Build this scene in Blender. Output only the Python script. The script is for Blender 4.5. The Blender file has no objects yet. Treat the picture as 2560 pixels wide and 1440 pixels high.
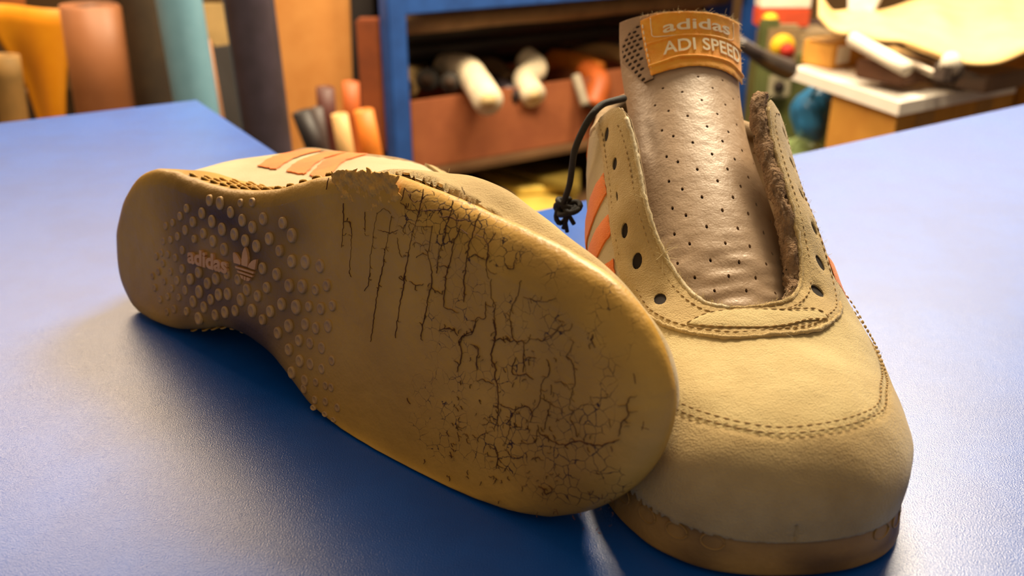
import bpy, bmesh, math, random
import numpy as np
from mathutils import Vector, Matrix
from mathutils.geometry import delaunay_2d_cdt

# ------------------------------------------------------------ camera, world, lights, exposure
C = bpy.context.scene.collection
scene = bpy.context.scene
F = 2257.0; TH = math.radians(24.2); CAMH = 0.195
cam_d = bpy.data.cameras.new('camera'); cam = bpy.data.objects.new('camera', cam_d); C.objects.link(cam)
cam.location = (0, 0, CAMH); cam.rotation_euler = (math.radians(90-24.2), 0, 0)
cam_d.sensor_width = 36; cam_d.lens = 36*F/2560; cam_d.clip_start = .01
cam_d.dof.use_dof = True; cam_d.dof.focus_distance = .345; cam_d.dof.aperture_fstop = 10.0
scene.camera = cam
scene.view_settings.view_transform = 'Standard'; scene.view_settings.look = 'None'
scene.view_settings.gamma = 1; scene.view_settings.use_curve_mapping = False
scene.view_settings.exposure = 0.15
w = bpy.data.worlds.new('room_light'); scene.world = w; w.use_nodes = True
w.node_tree.nodes['Background'].inputs[0].default_value = (1.0, .78, .52, 1)
w.node_tree.nodes['Background'].inputs[1].default_value = .30
def area(name, loc, target, size, power, col, spread=180):
    d = bpy.data.lights.new(name, 'AREA'); d.shape = 'RECTANGLE'; d.size, d.size_y = size; d.energy = power; d.color = col
    d.spread = math.radians(spread)
    o = bpy.data.objects.new(name, d); C.objects.link(o); o.location = loc
    o.rotation_euler = (Vector(target)-Vector(loc)).to_track_quat('-Z', 'Y').to_euler(); return o
area('bench_lamp', (.50, 1.50, 1.30), (0.05, .4, 0), (.7, .4), 66, (1.0, .82, .56))
area('ceiling_lamp', (-1.15, 2.1, 1.2), (-.5, 1.0, -.1), (1.1, .4), 30, (1.0, .72, .44))
area('right_rear_light', (1.15, 2.5, .95), (.5, .8, -.1), (1.2, .8), 18, (1.0, .79, .54))  # warm light from the right rear, its source out of view
area('background_fill', (-.2, .9, 1.5), (.1, 2.3, -.3), (1.4, .3), 24, (1.0, .80, .54), 110)  # added fill light that brightens the background and the suede fronts

# ------------------------------------------------------------ shape of the shoe
LEN=291.0
TS=np.linspace(0,1,17)
LIE=dict(med=np.array([4.7,-13.4,-24.8,-31.3,-32.1,-27.2,-21,-25.8,-43.5,-56.5,-59.5,-56.5,-50.5,-42.2,-29.9,-15.8,-1])*.87,
 lat=np.array([4.7,15.9,29.3,40.2,44.0,42.0,40.8,43.8,52.2,56.6,53.0,47.0,41.6,35.0,25,12.0,-1])*.87,ins=6,tip=9,low=.14,
 wu=[0,22,30,32,32,34,41,35.5,27,15,0],cu=[4,4,3,5,8,5,0,-1],shear=[.06,.18,.12,.05,-.06,-.22,-.28])
STD=dict(med=np.array([3,-12,-24,-31,-34,-33,-31,-34,-43,-52,-56,-56,-53,-46.5,-36.5,-22,-1.]),
 lat=np.array([3,15,26,34,37,36,37,42,50,55,55.5,52.5,48,43.5,35,20,-1]),low=0,ins=1.2,tip=2.5,
 wu=[0,24,34,38,41,47,54,49.5,44,29,0],cu=[4,3,0,0,4,4,0,-1],shear=[0]*7)
def crom(xs,ys,x):
    xs=np.asarray(xs,float);ys=np.asarray(ys,float);x=np.clip(np.asarray(x,float),xs[0],xs[-1])
    m=np.gradient(ys,xs)
    # limit overshoot a little
    i=np.clip(np.searchsorted(xs,x)-1,0,len(xs)-2)
    h=xs[i+1]-xs[i];t=(x-xs[i])/h
    return (2*t**3-3*t**2+1)*ys[i]+(t**3-2*t**2+t)*h*m[i]+(-2*t**3+3*t**2)*ys[i+1]+(t**3-t**2)*h*m[i+1]
def s2l(s): return LEN*(1-np.cos(np.pi*np.asarray(s,float)))/2
def l2s(l): return np.arccos(1-2*np.clip(np.asarray(l,float)/LEN,0,1))/np.pi
def sole_edge(s,sh): return crom(TS,sh['med'],s),crom(TS,sh['lat'],s)
def wall_top(l,lying=False):   # height of the top line of the rubber side wall
    return crom([0,40,80,115,150,185,230,270,291],[22,25,33,34,28,20,16.5,15.5,16] if lying else [22,23,26,27,24,20,17.5,17.5,18],l)
H_L=[0, 60, 84,105,135,166,176,191,207,219,244,258,270,278,284,288,291]
H_H=[150,150,146,138,108,82,71,58,53,50,47.5,45.5,42,38,33,28,21]
def upper(s,ph,sh):
    """point on the upper, mm: (length from heel, lateral, height)"""
    s=np.asarray(s,float);ph=np.asarray(ph,float)
    l=s2l(s);med,lat=sole_edge(s,sh)
    c=(med+lat)/2;w=np.maximum((lat-med)/2-1.5-sh['ins']*np.clip((s-.6)/.2,0,1)*np.clip((1-s)/.08,0,1),0.0)
    # upper body is straighter than the waisted sole
    wu=crom([0,.12,.2,.3,.4,.5,.6,.7,.8,.9,1],sh['wu'],s)
    cu=crom([0,.2,.35,.5,.62,.72,.85,1],sh['cu'],s)
    u=np.cos(np.pi*ph);e=np.sqrt(np.clip(1-u*u,0,1))
    h0=wall_top(l,sh['low']>0)-4;H=crom(H_L,H_H,l);H=H*(1-sh['low']*np.clip((l-200)/50,0,1))
    a=.85;b=.88
    k=np.clip(e/.35,0,1);k=k*k*(3-2*k)
    ww=w+(wu-w)*k;cc=c+(cu-c)*k
    bul=crom([0,60,90,130,170,210,291],[0,3,6,5,2,1,0],l)*4*e*(1-e)*np.sign(u)
    y=cc+np.sign(u)*ww*np.abs(u)**a+bul
    h=h0+(H-h0)*e**b
    y=y+crom([0,.2,.4,.5,.65,.8,1],sh['shear'],s)*(h-h0)
    lean=np.clip(1-l/60,0,1)**2
    l2=l+lean*(3*np.sin(np.clip(h/70,0,1.3)*2.4)*-1.2+ (np.clip(h-50,0,60)/60)**2*10)
    tt=np.clip((s-.7)/.3,0,1)**2
    l2=l2-sh['tip']*tt
    return np.stack([l2,y,h],-1)
def to_world(P,org,yaw,scale=(1,1,1)):
    """standing shoe: toe points to -Y; P in mm"""
    l=P[...,0]*scale[0];a=P[...,1]*scale[1];h=P[...,2]*scale[2]
    cy,sy=math.cos(yaw),math.sin(yaw)
    # measured from the toe tip
    d=(LEN*scale[0]-l)/1000;a=a/1000
    return np.stack([org[0]+a*cy-d*sy, org[1]+d*cy+a*sy, h/1000],-1)
ORG=(.0855,.2150);YAW=math.radians(1.8)

def lie_world(P,sc=(1.075,1.15,1.05),lat0=32.0):
    # P mm in shoe coordinates -> world of the shoe lying on its side
    org=np.array([-0.19790804,0.4163099,-0.00408207])
    X=np.array([0.77357629,-0.62794264,0.08525118]);A=np.array([0.06678026,0.21455869,0.97442545]);U=np.array([0.63017467,0.74809933,-0.20791169])
    o=org+A*lat0/1000-U*.006
    return o+(P[...,0:1]*sc[0]*X+P[...,1:2]*sc[1]*A+P[...,2:3]*sc[2]*U)/1000
TG_T=np.linspace(0,1,10)
TG_Y=[.290,.305,.330,.362,.392,.414,.428,.4375,.4425,.4445]
TG_Z=[.0375,.047,.0645,.0835,.0995,.1120,.1225,.1325,.1410,.1500]
def tongue(t,v,sh):
    """tongue surface, mm; t 0 at the vamp .. 1 at the top, v -1 medial .. 1 lateral"""
    t=np.asarray(t,float);v=np.asarray(v,float)
    f=lambda tt:(LEN-(crom(TG_T,TG_Y,tt)-.2165)*1000,crom(TG_T,TG_Z,tt)*1000)
    l,h=f(t);l1,h1=f(np.clip(t+.01,0,1));l0,h0=f(np.clip(t-.01,0,1))
    dl,dh=l1-l0,h1-h0;n=np.hypot(dl,dh);dl,dh=dl/n,dh/n   # tangent; normal points up and forward
    hw=crom([0,.2,.5,.8,.92,1],[24,30,36,35,33,31],t);A=crom([0,.2,.45,.75,1],[.35,.75,1.25,1.1,.85],t)
    R=hw/A;a=v*A;drop=R*(1-np.cos(a))
    nl,nh=dh,-dl
    l=l-nl*drop*.85;h=h-nh*drop*.85
    c=crom([0,.5,1],[0,2,3],t)
    y=c+R*np.sin(a)
    y=y+crom([0,.2,.4,.5,.65,.8,1],sh['shear'],.55)*(h-25)*1.5
    return np.stack([l,y,h],-1)

# ------------------------------------------------------------ helpers
def lin(c):
    return tuple(((x/255)/12.92 if x/255 <= .04045 else ((x/255+.055)/1.055)**2.4) for x in c)
def tag(o, label=None, cat=None, group=None, kind=None):
    if label: o['label'] = label
    if cat: o['category'] = cat
    if group: o['group'] = group
    if kind: o['kind'] = kind
    return o
def empty(name, loc, label, cat, group=None, rz=0):
    o = bpy.data.objects.new(name, None); o.empty_display_size = .02; C.objects.link(o); o.location = loc; o.rotation_euler = (0, 0, rz)
    return tag(o, label, cat, group)
def mesh(name, V, Fc, mats, parent=None, smooth=True, midx=None):
    me = bpy.data.meshes.new(name); V = np.asarray(V, float)
    me.from_pydata([tuple(v) for v in V], [], [tuple(int(i) for i in f) for f in Fc])
    if not isinstance(mats, (list, tuple)): mats = [mats]
    for m in mats: me.materials.append(m)
    if midx is not None: me.polygons.foreach_set('material_index', midx)
    me.polygons.foreach_set('use_smooth', [smooth]*len(me.polygons)); me.update()
    o = bpy.data.objects.new(name, me); C.objects.link(o)
    if parent: o.parent = parent
    return o
def mat(name, col, col2=None, rough=.6, vscale=40, bumps=(), metal=0, sheen=0, spec=.5, amount=.5, coat=0, mask=None, maskcol=None, sss=0):
    """procedural principled material; bumps = (scale, distance in m, detail)"""
    m = bpy.data.materials.new(name); m.use_nodes = True; nt = m.node_tree; N = nt.nodes; L = nt.links
    b = N['Principled BSDF']; tc = N.new('ShaderNodeTexCoord')
    b.inputs['Roughness'].default_value = rough; b.inputs['Metallic'].default_value = metal
    b.inputs['Specular IOR Level'].default_value = spec
    if sheen: b.inputs['Sheen Weight'].default_value = sheen; b.inputs['Sheen Roughness'].default_value = .4
    if coat: b.inputs['Coat Weight'].default_value = coat
    nz = N.new('ShaderNodeTexNoise'); nz.inputs['Scale'].default_value = vscale; nz.inputs['Detail'].default_value = 6; nz.inputs['Roughness'].default_value = .6
    L.new(tc.outputs['Object'], nz.inputs['Vector'])
    rp = N.new('ShaderNodeMapRange'); rp.inputs[1].default_value = .5-.5*amount*.6; rp.inputs[2].default_value = .5+.5*amount*.6; L.new(nz.outputs['Fac'], rp.inputs[0])
    mx = N.new('ShaderNodeMix'); mx.data_type = 'RGBA'; L.new(rp.outputs[0], mx.inputs[0])
    mx.inputs[6].default_value = (*lin(col), 1); mx.inputs[7].default_value = (*lin(col2 or tuple(c*.86 for c in col)), 1)
    out = mx.outputs[2]
    if mask:
        at = N.new('ShaderNodeAttribute'); at.attribute_name = mask
        m2 = N.new('ShaderNodeMix'); m2.data_type = 'RGBA'; L.new(at.outputs['Fac'], m2.inputs[0]); L.new(out, m2.inputs[6]); m2.inputs[7].default_value = (*lin(maskcol), 1); out = m2.outputs[2]
    L.new(out, b.inputs['Base Color'])
    prev = None
    for sc_, dist, det in bumps:
        n2 = N.new('ShaderNodeTexNoise'); n2.inputs['Scale'].default_value = sc_; n2.inputs['Detail'].default_value = det; L.new(tc.outputs['Object'], n2.inputs['Vector'])
        bp = N.new('ShaderNodeBump'); bp.inputs['Distance'].default_value = dist; bp.inputs['Strength'].default_value = 1; L.new(n2.outputs['Fac'], bp.inputs['Height'])
        if prev: L.new(prev.outputs[0], bp.inputs['Normal'])
        prev = bp
    if prev: L.new(prev.outputs[0], b.inputs['Normal'])
    return m
def tube(P, r, seg=8, caps=True):
    """verts and faces of a tube along P (n,3); r scalar or array"""
    P = np.asarray(P, float); n = len(P); r = np.full(n, r) if np.isscalar(r) else np.asarray(r)
    T = np.gradient(P, axis=0); T /= np.linalg.norm(T, axis=1)[:, None]+1e-12
    a = np.array([0, 0, 1.0]) if abs(T[0, 2]) < .9 else np.array([1.0, 0, 0])
    u = np.cross(T[0], a); u /= np.linalg.norm(u); V = []
    for i in range(n):
        u = u-T[i]*(u@T[i]); u /= np.linalg.norm(u)+1e-12; v = np.cross(T[i], u)
        for k in range(seg):
            t = 2*math.pi*k/seg; V.append(P[i]+r[i]*(u*math.cos(t)+v*math.sin(t)))
    Fc = [(i*seg+k, i*seg+(k+1) % seg, (i+1)*seg+(k+1) % seg, (i+1)*seg+k) for i in range(n-1) for k in range(seg)]
    if caps: Fc += [tuple(range(seg))[::-1], tuple((n-1)*seg+k for k in range(seg))]
    return np.array(V), Fc
class MB:
    def __init__(s): s.V = []; s.F = []; s.M = []; s.n = 0
    def add(s, V, Fc, m=0):
        s.V.append(np.asarray(V, float)); s.F += [tuple(i+s.n for i in f) for f in Fc]; s.M += [m]*len(Fc); s.n += len(V); return s
    def box(s, c, size, R=None, m=0, bev=0):
        bm = bmesh.new(); bmesh.ops.create_cube(bm, size=1)
        for v in bm.verts: v.co = Vector((v.co.x*size[0], v.co.y*size[1], v.co.z*size[2]))
        if bev: bmesh.ops.bevel(bm, geom=bm.edges[:], offset=bev, segments=2, affect='EDGES')
        V = np.array([v.co for v in bm.verts]); bm.verts.index_update(); Fc = [tuple(v.index for v in f.verts) for f in bm.faces]; bm.free()
        if R is not None: V = V@np.asarray(R).T
        return s.add(V+np.array(c), Fc, m)
    def tube(s, P, r, seg=8, m=0): return s.add(*tube(P, r, seg), m)
    def build(s, name, mats, parent=None, smooth=True): return mesh(name, np.concatenate(s.V), s.F, mats, parent, smooth, s.M)
rng = np.random.default_rng(5)
def vnoise(P, freq, seed=0):
    """cheap smooth pseudo noise from summed sines, about -1..1"""
    r = np.random.default_rng(seed); o = 0
    for i in range(6):
        k = r.normal(size=3)*freq; o = o+np.sin(P@k+r.uniform(0, 6.28))
    return o/3.0

# ------------------------------------------------------------ patches cut out of a parametric surface
def cdt(poly, holes, sp, scale, rings=()):
    """triangulate polygon (param coords) with holes; sp spacing in scaled units"""
    sx, sy = scale
    def res(p, closed=True):
        p = np.asarray(p, float)*[sx, sy]; q = np.vstack([p, p[:1]]) if closed else p; o = []
        for a, b in zip(q[:-1], q[1:]):
            n = max(1, int(np.ceil(np.linalg.norm(b-a)/sp))); o += [a+(b-a)*i/n for i in range(n)]
        return np.array(o)
    outer = res(poly); loops = [outer]+[np.asarray(h)*[sx, sy] for h in holes]
    pts = []; edges = []
    for lp in loops:
        n0 = len(pts); pts += list(lp); edges += [(n0+i, n0+(i+1) % len(lp)) for i in range(len(lp))]
    lo = outer.min(0); hi = outer.max(0)
    nx = int((hi[0]-lo[0])/sp)+1; ny = int((hi[1]-lo[1])/(sp*.87))+1
    gx, gy = np.meshgrid(np.arange(nx), np.arange(ny), indexing='ij')
    g = np.stack([lo[0]+(gx+.5*(gy % 2))*sp, lo[1]+gy*sp*.87], -1).reshape(-1, 2)
    def inside(g, lp):
        x, y = g[:, 0], g[:, 1]; c = np.zeros(len(g), bool)
        for (x1, y1), (x2, y2) in zip(lp, np.roll(lp, -1, 0)):
            if y1 != y2: c ^= ((y1 > y) != (y2 > y)) & (x < (x2-x1)*(y-y1)/(y2-y1)+x1)
        return c
    k = inside(g, outer)
    for h in loops[1:]: k &= ~inside(g, h)
    g = g[k]
    B = np.concatenate(loops); keep = np.ones(len(g), bool)
    for i in range(0, len(g), 2000):
        d = ((g[i:i+2000, None]-B[None])**2).sum(-1).min(1); keep[i:i+2000] = d > (sp*.45)**2
    g = g[keep]
    allp = [Vector(p) for p in pts]+[Vector(p) for p in g]
    if holes:
        r = delaunay_2d_cdt(allp, edges, [], 2, 1e-7)   # keeps triangles inside constraints; holes dropped below
    else:
        r = delaunay_2d_cdt(allp, edges, [], 1, 1e-7)
    v = np.array([tuple(p) for p in r[0]]); f = [tuple(t) for t in r[2]]
    if holes:
        cen = np.array([v[list(t)].mean(0) for t in f]); ok = inside(cen, outer)
        for h in loops[1:]: ok &= ~inside(cen, h)
        f = [t for t, q in zip(f, ok) if q]
    return v/np.array([sx, sy]), f
def normals_of(fn, a, b):
    e = 1e-3
    da = fn(a+e, b)-fn(a-e, b); db = fn(a, b+e)-fn(a, b-e)
    n = np.cross(da, db); n /= np.linalg.norm(n, axis=-1)[..., None]+1e-12; return n
def patch(fn, poly, off, thick, sp=2.0, scale=(330, 150), holes=(), bump=None, edge=.35, bottom=False, flip=1, jag=0, seed=1):
    """solid sheet lying on surface fn; returns verts (surface units) and faces"""
    poly = np.asarray(poly, float)
    if jag:
        q = np.vstack([poly, poly[:1]])*np.array(scale); o = []
        for a, b in zip(q[:-1], q[1:]):
            n = max(1, int(np.linalg.norm(b-a)/1.1)); o += [a+(b-a)*i/n for i in range(n)]
        o = np.array(o); r = np.random.default_rng(seed); o += r.normal(size=o.shape)*jag; poly = o/np.array(scale)
    v, f = cdt(poly, holes, sp, scale)
    P = fn(v[:, 0], v[:, 1]); Nn = normals_of(fn, v[:, 0], v[:, 1])*flip
    cnt = {}
    for t in f:
        for i in range(len(t)):
            a, b = t[i], t[(i+1) % len(t)]; cnt[(a, b)] = 1
    bd = [(a, b) for (a, b) in cnt if (b, a) not in cnt]
    bv = sorted({i for e in bd for i in e}); isb = np.zeros(len(v), bool); isb[bv] = True
    o = np.full(len(v), off, float)
    if bump is not None: o = o+bump(P, v)
    o[isb] -= edge*thick
    top = P+Nn*o[:, None]; low = P[bv]+Nn[bv]*(off-thick); m = {b: len(v)+i for i, b in enumerate(bv)}
    # face orientation: compare with normal
    t0 = f[len(f)//2]; nn = np.cross(top[t0[1]]-top[t0[0]], top[t0[2]]-top[t0[0]])
    rev = (nn@Nn[t0[0]]) < 0
    nl = len(v)+len(bv); m2 = {b: nl+i for i, b in enumerate(bv)}      # doubled rim keeps the cut edge crisp
    faces = [t[::-1] if rev else t for t in f]+[((m2[b], m2[a], m[a], m[b]) if not rev else (m2[a], m2[b], m[b], m[a])) for a, b in bd]
    V = np.vstack([top, low, top[bv]])
    if bottom:
        n0 = len(V); V = np.vstack([V, P+Nn*(off-thick)]); faces += [tuple(n0+i for i in (t if rev else t[::-1])) for t in f]
    return V, faces
def circle(c, r, scale, n=12, ell=1.0): # c in param units, r in scaled units
    return [(c[0]+r*math.cos(2*math.pi*i/n)/scale[0], c[1]+r*ell*math.sin(2*math.pi*i/n)/scale[1]) for i in range(n)]
def resample(p, step, scale=(1, 1)):
    p = np.asarray(p, float); scale = scale if p.shape[1] == len(scale) else (1,)*p.shape[1]; p = p*np.array(scale); d = np.r_[0, np.cumsum(np.linalg.norm(np.diff(p, axis=0), axis=1))]
    t = np.arange(0, d[-1], step); return np.stack([crom(d, p[:, k], t) for k in range(p.shape[1])], 1)/np.array(scale)
def stitches(fn, line, off, scale=(330, 150), step=3.2, length=2.3, r=.38, flip=1):
    """row of thread stitches along a param line"""
    mb = MB(); q = resample(line, .8, scale); P = fn(q[:, 0], q[:, 1])+normals_of(fn, q[:, 0], q[:, 1])*flip*off
    d = np.r_[0, np.cumsum(np.linalg.norm(np.diff(P, axis=0), axis=1))]; t = 0
    while t+length < d[-1]:
        tt = np.linspace(t, t+length, 4); Q = np.stack([np.interp(tt, d, P[:, k]) for k in range(3)], 1)
        mb.add(*tube(Q, np.array([.25, 1, 1, .25])*r, 5)); t += step
    return mb
def cord(fn, line, off, r, scale=(330, 150), flip=1, step=1.5, rough=0, seed=3, seg=7):
    q = resample(line, step, scale); P = fn(q[:, 0], q[:, 1])+normals_of(fn, q[:, 0], q[:, 1])*flip*off
    rr = np.random.default_rng(seed)
    if rough: P = P+rr.normal(size=P.shape)*rough*.4
    return tube(P, r*(1+rr.normal(size=len(P))*rough*.35/max(r, .1)), seg)
DOTS=[[80.1,30.0,1.9],[87.4,29.8,2.2],[101.2,31.5,1.3],[108.6,32.6,1.4],[63.4,25.0,1.5],[74.6,24.5,1.9],[94.7,27.3,1.9],[102.4,25.3,2.0],[57.9,21.3,1.5],[68.0,20.4,1.8],[81.8,22.3,2.1],[88.8,20.2,2.2],[108.9,23.6,2.0],[115.7,27.5,2.0],[52.2,18.0,1.3],[61.8,16.3,1.7],[75.6,16.8,1.8],[97.2,19.4,2.1],[119.5,20.9,2.0],[133.0,23.9,2.2],[127.6,27.5,1.9],[46.7,16.0,1.1],[55.9,13.0,1.5],[69.0,13.8,1.4],[82.5,14.8,2.0],[90.3,12.8,2.2],[104.3,18.1,2.0],[111.5,17.1,2.0],[125.9,17.5,1.8],[50.4,10.9,1.2],[44.9,9.6,1.0],[59.5,8.0,1.5],[133.3,14.9,2.0],[141.0,15.8,2.2],[149.3,15.7,2.0],[48.1,4.6,1.3],[43.1,4.5,1.0],[54.1,4.1,1.4],[115.6,9.6,1.9],[124.3,8.8,2.0],[44.1,0.3,1.0],[50.2,-2.2,1.2],[59.2,0.4,1.6],[38.8,2.4,0.9],[72.0,1.1,2.0],[84.5,0.7,2.1],[92.3,3.6,1.7],[99.8,2.9,1.8],[40.3,-3.7,0.9],[35.4,-6.3,0.8],[65.7,-2.7,2.0],[78.5,-2.2,2.0],[118.3,3.0,1.8],[131.9,6.0,2.1],[139.7,7.1,2.2],[147.1,7.2,1.6],[153.3,9.7,1.7],[45.1,-7.0,1.1],[55.2,-5.0,1.6],[105.7,0.0,2.0],[92.8,-3.8,2.1],[86.5,-5.2,2.1],[72.4,-6.6,2.3],[112.7,-1.1,1.9],[37.0,-11.0,0.9],[51.1,-8.9,1.3],[61.4,-7.9,1.7],[81.0,-8.1,1.9],[101.8,-4.4,2.2],[127.7,-1.4,2.0],[136.3,-0.9,2.3],[143.5,0.7,1.6],[150.4,1.2,1.8],[156.7,3.4,1.6],[41.5,-15.2,1.1],[47.7,-12.9,1.2],[56.5,-11.6,1.3],[67.9,-11.3,2.1],[76.0,-12.0,2.0],[109.1,-7.2,2.2],[120.7,-5.3,1.9],[47.0,-19.4,1.2],[52.6,-17.2,1.5],[62.9,-16.2,1.5],[71.8,-17.3,2.2],[115.9,-9.3,1.7],[132.2,-8.4,2.1],[141.7,-6.0,1.9],[147.9,-6.1,1.8],[154.7,-4.0,1.9],[125.6,-12.3,1.9],[90.9,-11.2,2.0],[98.0,-9.3,1.9],[84.0,-13.6,1.9],[132.5,-17.0,1.9],[138.5,-12.4,1.8],[144.9,-12.0,1.8],[151.6,-12.3,1.8],[139.2,-19.7,1.9],[145.3,-19.4,1.8],[151.9,-19.6,1.6],[157.4,-15.5,1.5],[134.5,-25.0,1.9],[142.2,-26.1,1.8],[148.7,-25.2,1.3],[154.3,-25.1,1.1],[141.8,-29.3,1.5],[148.3,-31.7,1.3],[154.4,-30.8,1.2],[154.3,-35.9,1.1],[157.4,-25.0,1.1],[147.5,-35.3,1.0],[159.2,-36.8,0.8],[161.1,-31.3,1.0]]
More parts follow.
